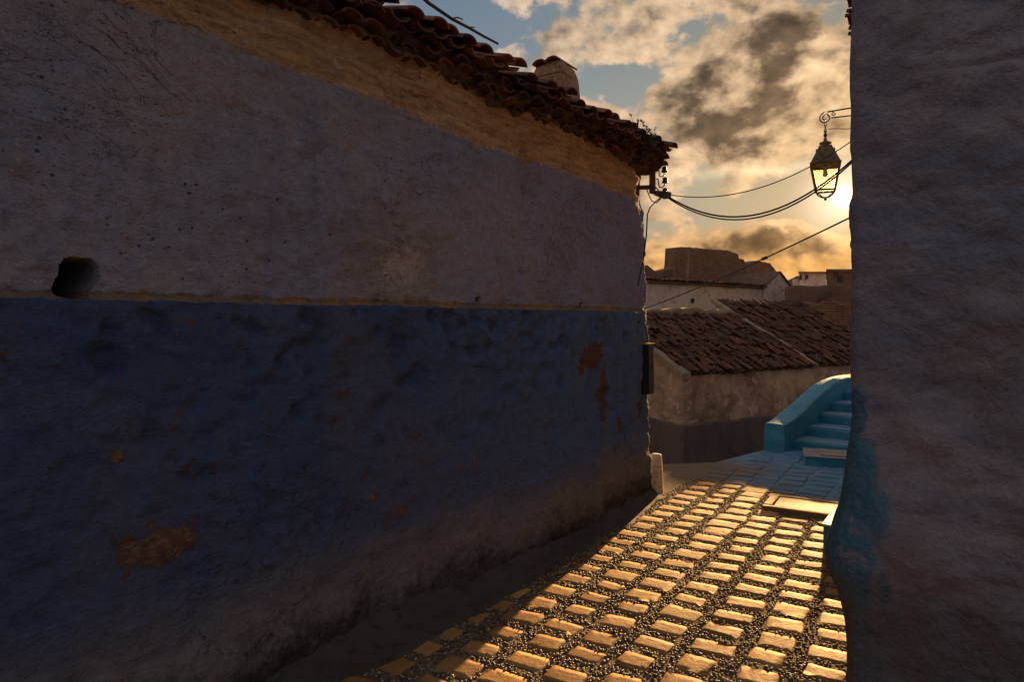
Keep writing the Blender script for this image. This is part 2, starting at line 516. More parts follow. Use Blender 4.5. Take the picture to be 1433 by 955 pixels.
def mat_stone(blue=False):
    m, nt, b = new_mat("paving_stone_blue" if blue else "paving_stone")
    co = objco(nt)
    t = attr(nt)
    n1 = noise(nt, co, 6.0, 5, 0.6, 0.4); n2 = noise(nt, co, 38.0, 6, 0.68); n3 = noise(nt, co, 150.0, 3, 0.6)
    c = mixc(nt, t.step(0.0, 1.0), (0.28, 0.142, 0.045), (0.46, 0.25, 0.084))
    c = mixc(nt, n1.step(0.42, 0.66) * 0.6, c, (0.29, 0.14, 0.05))
    c = mixc(nt, n2.step(0.58, 0.70) * 0.55, c, (0.17, 0.105, 0.055))
    c = mixc(nt, vor(nt, co, 30.0).step(0.14, 0.06) * n1.step(0.45, 0.55) * 0.7, c, (0.12, 0.08, 0.05))
    if blue:
        X, Y, Z = sep(nt, co)
        big = noise(nt, co, 1.6, 4, 0.6)
        f = (X + (big - 0.5) * 1.6 + (n1 - 0.5) * 0.5).step(1.9, 3.1)
        c = mixc(nt, 0.8, c, (0.075, 0.066, 0.062))
        pc = mixc(nt, n1.step(0.4, 0.62), (0.05, 0.20, 0.36), (0.12, 0.24, 0.36))
        c = mixc(nt, f * n2.step(0.70, 0.52), c, pc)
    c = mulc(nt, c, n3 * 0.4 + 0.8)
    setc(nt, b, c)
    setr(nt, b, n1 * 0.25 + n2 * 0.25 + (0.46 if not blue else 0.45))
    b.inputs["Specular IOR Level"].default_value = 0.16
    bump(nt, b, n2 * 0.8 + n1 * 0.6 + n3 * 0.15, 0.55, 0.008)
    return m

def mat_pebble():
    m, nt, b = new_mat("pebble")
    t = attr(nt)
    c = mixc(nt, t.step(0.0, 0.55), (0.07, 0.047, 0.034), (0.24, 0.15, 0.08))
    c = mixc(nt, t.step(0.7, 1.0), c, (0.44, 0.32, 0.19))
    setc(nt, b, c); setr(nt, b, 0.55)
    b.inputs["Specular IOR Level"].default_value = 0.22
    return m

def mat_brick():
    m, nt, b = new_mat("crumbling_brick")
    U, V, _ = sep(nt, uvco(nt)); co = objco(nt)
    br = nt.nodes.new("ShaderNodeTexBrick")
    w = noise(nt, co, 3.0, 4)
    nt.links.new(comb(nt, U + (w - 0.5) * 0.05, V + (w - 0.5) * 0.05), br.inputs["Vector"])
    br.inputs["Scale"].default_value = 1.0
    br.inputs["Brick Width"].default_value = 0.30; br.inputs["Row Height"].default_value = 0.075
    br.inputs["Mortar Size"].default_value = 0.010
    br.inputs["Color1"].default_value = (0.26, 0.11, 0.055, 1); br.inputs["Color2"].default_value = (0.17, 0.08, 0.045, 1)
    br.inputs["Mortar"].default_value = (0.26, 0.17, 0.10, 1)
    n1 = noise(nt, co, 1.4, 6, 0.65, 0.4); n2 = noise(nt, co, 9.0, 5, 0.65)
    c = S(nt, br.outputs[0])
    strk = noise(nt, comb(nt, U, V * 0.15), 2.6, 4, 0.6)
    c = mixc(nt, strk.step(0.58, 0.70) * 0.55, c, (0.40, 0.28, 0.18))
    c = mixc(nt, n1.step(0.50, 0.68) * 0.6, c, (0.13, 0.075, 0.045))
    c = mulc(nt, c, n2 * 0.8 + 0.6)
    setc(nt, b, c); setr(nt, b, 0.9); b.inputs["Specular IOR Level"].default_value = 0.15
    bump(nt, b, S(nt, br.outputs[1]) * -0.6 + n2 * 0.8, 0.6, 0.03)
    return m

def mat_plain(name, col, rough=0.5, metal=0.0, spec=0.5, var=0.35, scale=30.0):
    m, nt, b = new_mat(name)
    co = objco(nt)
    n = noise(nt, co, scale, 5, 0.6)
    c = mulc(nt, tuple(col), n * 2 * var + (1 - var))
    setc(nt, b, c); setr(nt, b, n * 0.25 + rough - 0.12)
    b.inputs["Metallic"].default_value = metal
    b.inputs["Specular IOR Level"].default_value = spec
    bump(nt, b, n, 0.25, 0.003)
    return m

def mat_lantern_metal():
    m, nt, b = new_mat('lantern_metal')
    co = objco(nt); n = noise(nt, co, 22.0, 5, 0.65)
    setc(nt, b, mixc(nt, n.step(0.4, 0.62), (0.16, 0.10, 0.035), (0.07, 0.045, 0.022)))
    setr(nt, b, 0.5); b.inputs['Metallic'].default_value = 0.25
    bump(nt, b, n, 0.3, 0.003)
    return m
def mat_glass():
    m = bpy.data.materials.new("old_lantern_glass"); m.use_nodes = True
    nt = m.node_tree; nt.nodes.clear()
    out = nt.nodes.new("ShaderNodeOutputMaterial")
    tr = nt.nodes.new("ShaderNodeBsdfTransparent"); gl = nt.nodes.new("ShaderNodeBsdfGlossy")
    tl = nt.nodes.new("ShaderNodeBsdfTranslucent")
    co = objco(nt); n = noise(nt, co, 18.0, 5, 0.65)
    nt.links.new(mixc(nt, n.step(0.40, 0.65), (0.96, 0.94, 0.90), (0.92, 0.86, 0.74)).k, tr.inputs[0])
    gl.inputs["Roughness"].default_value = 0.12
    tl.inputs[0].default_value = (0.55, 0.42, 0.22, 1)
    mx = nt.nodes.new("ShaderNodeMixShader"); mx.inputs[0].default_value = 0.10
    nt.links.new(tr.outputs[0], mx.inputs[1]); nt.links.new(gl.outputs[0], mx.inputs[2])
    m2 = nt.nodes.new("ShaderNodeMixShader")
    nt.links.new((n.step(0.35, 0.75) * 0.12).k, m2.inputs[0])
    nt.links.new(mx.outputs[0], m2.inputs[1]); nt.links.new(tl.outputs[0], m2.inputs[2])
    nt.links.new(m2.outputs[0], out.inputs[0])
    return m

def mat_old_tile():
    m, nt, b = new_mat('weathered_tile')
    co = objco(nt); t = attr(nt)
    n1 = noise(nt, co, 2.2, 5, 0.65, 0.4); n2 = noise(nt, co, 22.0, 6, 0.7)
    c = mixc(nt, t.step(0.1, 1.0), (0.075, 0.036, 0.026), (0.145, 0.058, 0.034))
    c = mixc(nt, (n1 + (n2 - 0.5) * 0.4).step(0.52, 0.66) * 0.45, c, (0.17, 0.115, 0.07))
    c = mixc(nt, n2.step(0.64, 0.72) * 0.7, c, (0.38, 0.29, 0.20))
    c = mulc(nt, c, n2 * 0.9 + 0.55)
    setc(nt, b, c); setr(nt, b, 0.92); b.inputs['Specular IOR Level'].default_value = 0.1
    bump(nt, b, n2 + n1, 0.9, 0.012)
    return m
M = dict(
    lmetal=mat_lantern_metal(),
    otile=mat_old_tile(),
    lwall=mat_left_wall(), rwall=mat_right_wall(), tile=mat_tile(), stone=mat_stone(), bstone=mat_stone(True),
    pebble=mat_pebble(), brick=mat_brick(), glass=mat_glass(),
    mortar=mottled("earth_mortar", (0.085, 0.060, 0.042), (0.125, 0.088, 0.058), (0.17, 0.12, 0.08), 5, 0.95, 0.7, 0.01),
    eave=mottled("eave_mortar", (0.10, 0.065, 0.042), (0.16, 0.10, 0.065), (0.05, 0.036, 0.026), 7, 0.95, 0.9, 0.02, 40, tone=0.8),
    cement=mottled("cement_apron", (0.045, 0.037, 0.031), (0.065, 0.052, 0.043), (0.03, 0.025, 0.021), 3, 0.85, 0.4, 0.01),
    earth=mottled("earth", (0.11, 0.085, 0.06), (0.15, 0.11, 0.075), (0.07, 0.065, 0.04), 0.3, 1.0, 0.1, 0.05, 4, spec=0.0),
    chim=mottled("chimney_plaster", (0.36, 0.21, 0.125), (0.25, 0.11, 0.055), (0.50, 0.37, 0.26), 9, 0.9, 0.6, 0.01),
    cream=mottled("cream_limewash", (0.62, 0.47, 0.34), (0.54, 0.39, 0.27), (0.36, 0.23, 0.14), 1.2, 0.9, 0.4, 0.02, 30),
    plast=mottled("peeling_plaster", (0.42, 0.29, 0.185), (0.21, 0.135, 0.085), (0.52, 0.385, 0.27), 1.7, 0.92, 0.8, 0.03, 25),
    band=mottled("weathered_render", (0.22, 0.145, 0.085), (0.28, 0.185, 0.11), (0.14, 0.09, 0.055), 1.6, 0.92, 0.6, 0.02, 25, streak=True),
    plinth=mottled("dark_render", (0.105, 0.080, 0.066), (0.125, 0.095, 0.078), (0.09, 0.068, 0.056), 1.0, 0.85, 0.25, 0.01, 25, streak=True),
    strip=mottled("plaster_strip", (0.30, 0.21, 0.13), (0.22, 0.15, 0.095), (0.36, 0.27, 0.18), 3, 0.9, 0.6, 0.01),
    blue=mottled("turquoise_paint", (0.020, 0.19, 0.315), (0.035, 0.255, 0.385), (0.13, 0.23, 0.28), 4.0, 0.62, 0.4, 0.012, 28),
    tread=mottled("worn_turquoise_tread", (0.07, 0.24, 0.38), (0.17, 0.27, 0.37), (0.05, 0.22, 0.38), 3.2, 0.7, 0.4, 0.01, 28),
    cover=mottled("worn_cover", (0.25, 0.22, 0.22), (0.18, 0.17, 0.19), (0.10, 0.14, 0.18), 6, 0.55, 0.4, 0.006, 50),
    lime=mottled("white_limewash", (0.66, 0.54, 0.40), (0.55, 0.42, 0.29), (0.34, 0.23, 0.14), 7, 0.8, 0.5, 0.006, 60),
    slab=mottled("pale_slab", (0.50, 0.37, 0.22), (0.42, 0.29, 0.16), (0.27, 0.18, 0.10), 5, 0.6, 0.5, 0.006, 50, spec=0.2),
    iron=mat_plain("dark_iron", (0.035, 0.026, 0.020), 0.5, 0.6),
    brass=mat_plain("aged_brass", (0.20, 0.12, 0.035), 0.42, 0.75),
    rust=mat_plain("rusty_steel", (0.085, 0.040, 0.024), 0.75, 0.2),
    ceram=mat_plain("sooty_porcelain", (0.05, 0.045, 0.04), 0.35),
    cable=mat_plain("cable_rubber", (0.02, 0.017, 0.015), 0.6),
    box=mat_plain("black_box", (0.018, 0.015, 0.013), 0.45, 0.0, 0.4, 0.5, 12),
    boxlid=mat_plain("sunlit_yellow_lid", (0.40, 0.27, 0.03), 0.5),  # the yellow paints in sunlight along the top of the box
    bulb=mat_plain("milky_bulb", (0.55, 0.42, 0.25), 0.3, var=0.1),
    wood=mat_plain("dead_wood", (0.085, 0.06, 0.042), 0.8, 0, 0.2),
    weed=mat_plain("dry_weed", (0.075, 0.065, 0.028), 0.8, 0, 0.2),
    white=mottled("far_white", (0.52, 0.50, 0.50), (0.44, 0.41, 0.40), (0.32, 0.28, 0.25), 0.6, 0.9, 0.2, 0.02, 8),
    dark=mat_plain("dark_opening", (0.03, 0.025, 0.022), 0.6),
    hill=mottled("hill", (0.10, 0.085, 0.09), (0.13, 0.11, 0.11), (0.08, 0.08, 0.075), 0.01, 1.0, 0.2, 1.0, 0.08),
    brown=mottled("brown_render", (0.16, 0.09, 0.05), (0.21, 0.12, 0.065), (0.10, 0.06, 0.035), 0.8, 0.92, 0.5, 0.03, 12),
)

# ---------------------------------------------------------------- the two alley walls: directions
A_ = math.atan(680.0 / F)
D = Vector((math.sin(A_), math.cos(A_), 0))            # along the alley, away from the camera
NR = Vector((D.y, -D.x, 0))                            # across the alley, to the right
UP = Vector((0, 0, 1))
LC = Vector((1.225, 6.11, 0))                          # far corner of the left house
RC = Vector((1.385, 2.80, 0))                          # near corner of the right house

def ring_path(corner, e1, e2, L1, L2, fine1, fine2, step, r, fine_at=()):
    """closed outline: u>0 runs along e1 from the corner, u<0 along e2; returns xy, normals, u"""
    n1, n2 = -e2, -e1                                  # outward normals of the two faces
    pts, nor, us = [], [], []
    def add(p, n, u): pts.append(p); nor.append(n.normalized()); us.append(u)
    # e2 side from its far end to the corner
    s = L2
    seq = []
    while s > r:
        seq.append(s); s -= step if s <= fine2 else 0.12
    for s in seq: add(corner + e2 * s, n2, -s)
    for k in range(9):
        t = (k / 8) * math.pi / 2
        c = corner + e1 * r + e2 * r
        n = n2 * math.cos(t) + n1 * math.sin(t)
        add(c + n * r, n, (k / 8 - 0.5) * r * 1.57)
    s = r + step
    while s < L1:
        add(corner + e1 * s, n1, s); s += (step if not any(abs(s - h) < .09 for h in fine_at) else .005) if s <= fine1 else 0.08
    # remaining two sides, coarse
    far = corner + e1 * L1
    for k in range(0, 12): add(far + e2 * (L2 * k / 12), e1 if k else (e1 + n1), L1 + L2 * k / 12)
    opp = corner + e1 * L1 + e2 * L2
    for k in range(0, 25): add(opp - e1 * (L1 * k / 25), e2 if k else (e1 + e2), L1 + L2 + L1 * k / 25)
    return np.array([(p.x, p.y) for p in pts]), np.array([(n.x, n.y) for n in nor]), np.array(us)

def ring_wall(name, path, zs, disp, mat, parent, sharp=()):
    xy, nn, us = path
    n, k = len(us), len(zs)
    U, Z = np.meshgrid(us, zs, indexing='ij')
    off = disp(U, Z)
    V = np.stack([xy[:, None, 0] + nn[:, None, 0] * off, xy[:, None, 1] + nn[:, None, 1] * off, Z], -1).reshape(-1, 3)
    i = np.arange(n); j = np.arange(k - 1)
    I, J = np.meshgrid(i, j, indexing='ij'); I2 = (I + 1) % n
    Fq = np.stack([I * k + J, I2 * k + J, I2 * k + J + 1, I * k + J + 1], -1).reshape(-1, 4)
    uv = np.stack([U, Z], -1).reshape(-1, 2)
    o = np_mesh(name, V, Fq, mat, parent, True, uv)
    if sharp:
        fu, fz = uv[Fq].mean(1).T
        m = np.ones(len(Fq), bool)
        for (u0, z0, hu, hz) in sharp: m &= ~((abs(fu - u0) < hu + .02) & (abs(fz - z0) < hz + .02))
        o.data.polygons.foreach_set("use_smooth", m)
    return o

# ---------------------------------------------------------------- ground
def sheet(name, poly, z, mat, depth=None):
    mb = MB()
    if depth is None:
        mb.add([(x, y, z) for x, y in poly], [tuple(range(len(poly)))])
    else:
        mb.prism([(x, y, z) for x, y in poly], (0, 0, -depth))
    return mb.build(name, mat)
g = np.linspace(-1, 1, 81)
gx = np.sign(g) * np.abs(g) ** 2.5 * 2500
GX, GY = np.meshgrid(gx, gx + 600, indexing='ij')
GZ = -4.0 + fbm(GX / 60, GY / 60, 4, 5) * 0.6
idx = np.arange(81 * 81).reshape(81, 81)
gf = np.stack([idx[:-1, :-1], idx[1:, :-1], idx[1:, 1:], idx[:-1, 1:]], -1).reshape(-1, 4)
tag(np_mesh("ground", np.stack([GX, GY, GZ], -1).reshape(-1, 3), gf, M["earth"]), kind="structure")
PLAT = [(-12, -9), (16, -9), (16, 13.2), (5.15, 10.35), (3.06, 8.30), (2.25, 7.58), (1.5, 7.46), (-1.0, 7.3), (-6, 10), (-12, 10)]
tag(sheet("alley_ground", PLAT, 0.0, M["mortar"], 5.0), kind="structure")

def hills(name, dist, x0, x1, base, amp, seed):
    n = 160
    mb_v, mb_f = [], []
    for i in range(n + 1):
        x = x0 + (x1 - x0) * i / n
        h = base + amp * float(fbm(np.array([x / dist * 9.0]), np.array([0.3]), 5, seed)[0])
        for k, (dy, hh) in enumerate(((-0.10, -4.5), (-0.05, h * 0.55), (0, h), (0.06, h * 0.6), (0.12, -4.5))):
            mb_v.append((x, dist * (1 + dy), hh))
        if i:
            for k in range(4):
                a = (i - 1) * 5 + k
                mb_f.append((a, a + 5, a + 6, a + 1))
    mb = MB(); mb.add(mb_v, mb_f)
    return tag(mb.build(name, M["hill"], smooth=True), kind="structure")
hills("far_hills", 1500, -2600, 3200, 86, 60, 3)

# paving: slabs set in rows in a pebble bed
PO = Vector((1.19, 4.56, 0))
PA = math.radians(31.5)
DP = Vector((math.sin(PA), math.cos(PA), 0)); QP = Vector((DP.y, -DP.x, 0))
FAR0, FAR1 = Vector((1.45, 7.02, 0)), Vector((2.86, 5.80, 0))
FN = Vector((FAR1.y - FAR0.y, -(FAR1.x - FAR0.x), 0)).normalized()     # pointing to the camera side
if FN.y > 0: FN = -FN
def left_gap(p): return (p - LC).dot(NR)               # distance from the left house wall
def in_right(p):
    v = p - RC
    return v.dot(D) > -0.01 and v.dot(NR) > -0.06
def beyond(p): return (p - FAR0).dot(FN) < 0
PATCH_C = at(1135, 716, 1.6 * F / (716 - HY)); PATCH_C.z = 0
def in_patch(p):
    v = p - PATCH_C
    return abs(v.dot(QP)) < 0.36 and abs(v.dot(DP)) < 0.25
slabs = []      # (centre, half across, half along, angle)
rows = range(-26, 26)
for c in range(-10, 13):
    s = 0
    for r in rows:
        spine = (c == 0 and r >= -1)
        ha = 0.093 + random.uniform(-.016, .011) + (0.012 if spine else 0)
        hl = 0.076 + random.uniform(-.015, .010) + (0.018 if spine else 0)
        pos = PO + QP * (c * 0.238 + random.uniform(-.012, .012) + 0.02 * math.sin(r * 0.35 + c)) \
            + DP * (r * 0.202 + 0.03 * math.sin(c * 1.7) + random.uniform(-.012, .012) + (0.05 if c % 2 else 0))
        slabs.append((pos, ha, hl, random.uniform(-.10, .10)))
def slab_mesh(mb, c, ha, hl, ang, top, tone):
    """worn slab: chamfered rim, slightly uneven crown, ragged outline"""
    ca, sa = math.cos(ang), math.sin(ang)
    ex = QP * ca + DP * sa; ey = DP * ca - QP * sa
    n = 20
    ring = []
    tilt = (random.uniform(-.013, .013), random.uniform(-.013, .013))
    q = [(1, -.86), (1, -.45), (1, 0), (1, .45), (1, .86), (.90, 1), (.45, 1), (0, 1), (-.45, 1), (-.90, 1), (-1, .86), (-1, .45), (-1, 0), (-1, -.45), (-1, -.86),
         (-.90, -1), (-.45, -1), (0, -1), (.45, -1), (.90, -1)]
    for (cx, cy) in q:
        ring.append((cx * (1 + random.uniform(-.05, .03)), cy * (1 + random.uniform(-.05, .035))))
    vs = []
    for sc_, dz in ((1.03, -0.03), (1.0, -0.0035), (0.965, -0.0008), (0.90, 0.0004), (0.5, 0.0008)):
        for (x, y) in ring:
            X, Y = x * ha * (1 if sc_ > .95 else sc_), y * hl * (1 if sc_ > .95 else sc_)
            if sc_ > .95: X, Y = x * (ha - (1.03 - sc_) * 0.12), y * (hl - (1.03 - sc_) * 0.12)
            p = c + ex * X + ey * Y
            z = top + dz + tilt[0] * X + tilt[1] * Y + random.uniform(-.0012, .0012)
            vs.append((p.x, p.y, max(z, 0.002) if dz < -.02 else z))
    vs.append((c.x, c.y, top + 0.001))
    fs = []
    for i in range(4):
        for k in range(n):
            k2 = (k + 1) % n
            fs.append((i * n + k, i * n + k2, (i + 1) * n + k2, (i + 1) * n + k))
    for k in range(n): fs.append((4 * n + k, 4 * n + (k + 1) % n, 5 * n))
    mb.add(vs, fs, tone)
pav, bpav = MB(), MB()
kept = []
for (p, ha, hl, an) in slabs:
    if p.y < 0.9 or left_gap(p) < 0.13 + 0.13 * min(1, max(0, (6.0 - p.y) / 1.5)) or in_right(p): continue
    if beyond(p):
        if p.x > 7 or p.y > 8.2: continue
        # inside the plateau only
        e0 = Vector((1.0, 7.3, 0))
        if p.y > 7.30 + max(0, p.x - 2.25) * 0.85: continue
        slab_mesh(bpav, p, ha + .022, hl + .018, an, 0.020 + random.uniform(-.003, .003), random.random())
    else:
        if in_patch(p): continue
        slab_mesh(pav, p, ha, hl, an, 0.0268 + random.uniform(-.0022, .0022), random.random())
        kept.append((p.x, p.y, ha, hl))
tag(pav.build("paving", M["stone"], smooth=True, fix=False), kind="structure")
tag(bpav.build("painted_paving", M["bstone"], smooth=True, fix=False), kind="structure")
# bed of the painted part
tag(sheet("pavement", [(0.9, 7.28), (1.0, 7.20)][:0] + [(FAR0.x - 0.9, FAR0.y + 0.55), (FAR0.x, FAR0.y), (FAR1.x, FAR1.y), (FAR1.x + 1.2, FAR1.y - 1.03),
    (6.5, 6.0), (8, 9.2), (5.2, 10.3), (3.05, 8.27), (2.25, 7.56), (1.5, 7.44), (0.8, 7.40)], 0.012, M["bstone"]), kind="structure")

def pebble_bed():
    n = 60000
    a = RNG.uniform(-3.2, 3.4, n * 2); q = RNG.uniform(-1.9, 2.0, n * 2)
    px = PO.x + DP.x * a + QP.x * q; py = PO.y + DP.y * a + QP.y * q
    lg = (px - LC.x) * NR.x + (py - LC.y) * NR.y
    rd = (px - RC.x) * D.x + (py - RC.y) * D.y; rn = (px - RC.x) * NR.x + (py - RC.y) * NR.y
    far = (px - FAR0.x) * FN.x + (py - FAR0.y) * FN.y
    pq = (px - PATCH_C.x) * QP.x + (py - PATCH_C.y) * QP.y; pd = (px - PATCH_C.x) * DP.x + (py - PATCH_C.y) * DP.y
    ok = (py > 1.6) & (lg > 0.10 + 0.13 * np.clip((6.0 - py) / 1.5, 0, 1)) & ~((rd > -0.01) & (rn > -0.03)) & (far > -0.02) & ~((abs(pq) < .33) & (abs(pd) < .225))
    K = np.array(kept)
    free = np.ones(len(px), bool)
    for (kx, ky, ha, hl) in K:
        dx, dy = px - kx, py - ky
        u = dx * QP.x + dy * QP.y; v = dx * DP.x + dy * DP.y
        free &= ~((np.abs(u) < ha + .001) & (np.abs(v) < hl + .001))
    ok &= free
    px, py = px[ok], py[ok]
    # thin out overlapping ones on a jittered cell grid
    cell = 0.0125
    key = np.floor(px / cell).astype(np.int64) * 100003 + np.floor(py / cell).astype(np.int64)
    _, first = np.unique(key, return_index=True)
    px, py = px[first], py[first]
    m = len(px)
    bm = bmesh.new(); bmesh.ops.create_icosphere(bm, subdivisions=2 if False else 1, radius=1.0)
    bv = np.array([v.co[:] for v in bm.verts]); bf = np.array([[v.index for v in f.verts] for f in bm.faces]); bm.free()
    sx = RNG.uniform(.0055, .0105, m); sy = sx * RNG.uniform(.6, .95, m); sz = sx * RNG.uniform(.45, .8, m)
    th = RNG.uniform(0, math.pi, m); c, s = np.cos(th), np.sin(th)
    X = bv[None, :, 0] * sx[:, None]; Y = bv[None, :, 1] * sy[:, None]; Z = bv[None, :, 2] * sz[:, None]
    V = np.stack([px[:, None] + X * c[:, None] - Y * s[:, None], py[:, None] + X * s[:, None] + Y * c[:, None],
                  Z + (0.0245 + RNG.uniform(-.004, .003, m))[:, None]], -1).reshape(-1, 3)
    Fq = (bf[None] + (np.arange(m) * len(bv))[:, None, None]).reshape(-1, 3)
    tone = np.repeat(RNG.uniform(0, 1, m) ** 1.2, len(bv))
    return np_mesh("pebbles", V, Fq, M["pebble"], None, True, None, tone)
tag(pebble_bed(), "dark and cream river pebbles set between the paving slabs", "pebbles", kind="stuff")
# mortar under the pebbles
def bed_sheet():
    us = np.arange(-3.6, 3.5, 0.04); qs = np.arange(-2.4, 2.6, 0.04)
    A, Q = np.meshgrid(us, qs, indexing='ij')
    X = PO.x + DP.x * A + QP.x * Q; Y = PO.y + DP.y * A + QP.y * Q
    Z = 0.0222 + fbm(X * 9, Y * 9, 3, 2) * 0.004
    far = (X - FAR0.x) * FN.x + (Y - FAR0.y) * FN.y
    k = A.shape[1]; id_ = np.arange(A.size).reshape(A.shape)
    f = np.stack([id_[:-1, :-1], id_[1:, :-1], id_[1:, 1:], id_[:-1, 1:]], -1).reshape(-1, 4)
    keep = (far.ravel()[f] > -0.01).all(1)
    return np_mesh("pebble_bed", np.stack([X, Y, Z], -1).reshape(-1, 3), f[keep][:, ::-1], M["mortar"], None, True)
tag(bed_sheet(), kind="structure")
# cement apron along the foot of the left wall
def apron():
    ss = np.arange(-0.02, 9.0, 0.05)
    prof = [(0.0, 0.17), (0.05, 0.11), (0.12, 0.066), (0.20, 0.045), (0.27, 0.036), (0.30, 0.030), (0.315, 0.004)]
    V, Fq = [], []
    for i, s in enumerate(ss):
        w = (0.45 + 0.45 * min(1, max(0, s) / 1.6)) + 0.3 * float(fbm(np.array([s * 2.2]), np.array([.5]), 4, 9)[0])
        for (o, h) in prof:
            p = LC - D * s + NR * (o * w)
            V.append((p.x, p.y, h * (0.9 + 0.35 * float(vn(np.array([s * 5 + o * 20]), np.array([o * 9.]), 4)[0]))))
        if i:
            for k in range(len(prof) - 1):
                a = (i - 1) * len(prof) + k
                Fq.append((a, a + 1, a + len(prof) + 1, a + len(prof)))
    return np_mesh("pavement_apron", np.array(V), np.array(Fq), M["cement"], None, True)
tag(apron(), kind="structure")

# ---------------------------------------------------------------- roof tiles
def tile(mb, c, along, across, up, L, r0, r1, convex=True, tone=0.5, th=0.014, seg=7):
    """half-round tile: c at its lower end, axis 'along'; r0 lower end radius, r1 upper end"""
    outer, inner = [], []
    for (q, r) in ((0.0, r0), (L, r1)):
        for k in range(seg + 1):
            t = math.pi * (0.06 + 0.88 * k / seg)
            for lst, rr in ((outer, r), (inner, r - th)):
                z = math.sin(t) * rr * 0.62
                if not convex: z = r0 * 0.62 - z
                lst.append(c + along * q + across * (math.cos(t) * rr) + up * z)
    n = seg + 1
    vs = outer + inner; o = 2 * n
    fs = []
    for k in range(seg):
        fs.append((k, k + 1, n + k + 1, n + k))
        fs.append((o + k, o + n + k, o + n + k + 1, o + k + 1))
        fs.append((k, o + k, o + k + 1, k + 1))
        fs.append((n + k, n + k + 1, o + n + k + 1, o + n + k))
    fs.append((0, n, o + n, o)); fs.append((seg, o + seg, o + n + seg, n + seg))
    mb.add(vs, fs, tone)
def jitv(a): return Vector((random.uniform(-a, a), random.uniform(-a, a), random.uniform(-a, a)))
def tile_roof(mb, origin, ea, outn, width, run, pitch, pitch_w=0.20, r=0.088, course=0.32, jit=0.012, skip=0.0):
    """origin: eave corner, ea: along the eave, outn: horizontal down-slope direction"""
    upv = (-outn * math.cos(pitch) + UP * math.sin(pitch)).normalized()
    nrm = (UP * math.cos(pitch) + outn * math.sin(pitch)).normalized()
    cols = int(width / pitch_w) + 1
    rows_ = int(run / math.cos(pitch) / course + 0.99)
    for j in range(rows_):
        for i in range(cols):
            base = origin + ea * (i * pitch_w) + upv * (j * course) + jitv(jit)
            al = (upv + jitv(0.05)).normalized()
            tile(mb, base + ea * pitch_w / 2 - nrm * 0.01, al, ea, nrm, course * 1.35, r * .95, r * 1.0, False, random.random() * 0.7)
            if random.random() < skip: continue
            tile(mb, base + nrm * (0.030 + 0.012) + upv * random.uniform(-.02, .02), (upv + nrm * -0.02 + jitv(0.06)).normalized(), ea, nrm,
                 course * 1.35, r * 1.02, r * 0.84, True, random.random() ** 1.3)

# ---------------------------------------------------------------- the left house
def hole(U, Z, u0, z0, hu, hz, depth, k=60):
    du = np.abs(U - u0 + 0.03 * vn(Z * 9, U * 0, 3) + .008 * vn(Z * 40, U * 0, 8)) - hu; dz = np.abs(Z - z0 + 0.02 * vn(U * 11, Z * 0, 5) + .006 * vn(U * 45, Z * 0, 9)) - hz
    d = np.maximum(du, dz) + np.clip(np.minimum(du, dz) + .03, 0, 1) * .5
    return -depth * (1 - sst(-0.005, 0.002, d))
def px_u(px):                                         # metres along the left wall from its far corner
    r = (px - CX) / F
    return (LC.x - LC.y * r) / (D.x - D.y * r)
def left_disp(U, Z):
    o = fbm(U * 0.9, Z * 0.9, 3, 11) * 0.045 + fbm(U * 4.2, Z * 4.2, 4, 21) * 0.026 + fbm(U * 14, Z * 19, 4, 31) * 0.011
    low = 1 - sst(-0.012, 0.010, Z - (1.672 + 0.014 * vn(U * 3.1, U * 0 + .2, 8) + 0.008 * vn(U * 19, U * 0 + .7, 9)))
    chip = np.clip(fbm(U * 7, Z * 7, 3, 44) - 0.14, 0, 1) * low * sst(0.5, 1.4, Z) * 0.10
    o = o + low * 0.034 - chip
    o = o + (1 - sst(0.0, 0.42, Z)) * 0.025
    o = o + sst(2.72, 3.0, Z) * 0.03 * (1 + fbm(U * 6, Z * 9, 3, 6))
    o = o + sst(2.55, 2.7, Z) * fbm(U * 5.5, Z * 24, 4, 61) * 0.026
    # crumbled arris at the corner
    edge = np.exp(-(U / 0.10) ** 2)
    o = o + edge * (fbm(Z * 9 + 3, U * 0 + 2.2, 5, 71) * 0.03 - 0.004)
    o = o - np.exp(-(U / 0.20) ** 2) * sst(2.42, 2.80, Z) * 0.085
    o = o - np.exp(-((U - px_u(828)) / 0.10) ** 2 - ((Z - 1.15) / 0.20) ** 2) * 0.014
    h = hole(U, Z, px_u(102), EYE + 0.145, 0.058, 0.068, 0.34)
    h = h + hole(U, Z, px_u(668), 1.722, 0.030, 0.020, 0.09) + hole(U, Z, px_u(811), 1.716, 0.016, 0.032, 0.08)
    front = sst(0.05, 0.1, U) * (1 - sst(8.5, 8.9, U))
    return o + h * front
lh = thing("house", "low blue and ochre limewashed house with a tiled eave filling the left of the alley", "house", (LC.x - D.x * 4.5, LC.y - D.y * 4.5, 0))
zs = np.concatenate([np.linspace(-0.05, 1.635, 110), np.arange(1.64, 1.83, 0.005), np.linspace(1.8375, 3.04, 80)])
lpath = ring_path(LC - NR * 0.0, -D, -NR, 9.0, 4.4, 5.6, 0.7, 0.0145, 0.05, (px_u(102),))
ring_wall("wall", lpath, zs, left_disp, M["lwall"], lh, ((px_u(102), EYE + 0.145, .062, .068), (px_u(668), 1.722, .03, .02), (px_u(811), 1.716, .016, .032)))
lr = MB()
random.seed(23)
PITCH = math.radians(19)
eave0 = LC + D * 0.0 + NR * 0.20 + UP * 3.055
tile_roof(lr, eave0, -D, NR, 9.0, 2.4, PITCH, 0.155, 0.072, 0.28, 0.022, 0.05)
back0 = LC + D * 0.07 - NR * 4.6 + UP * 3.055
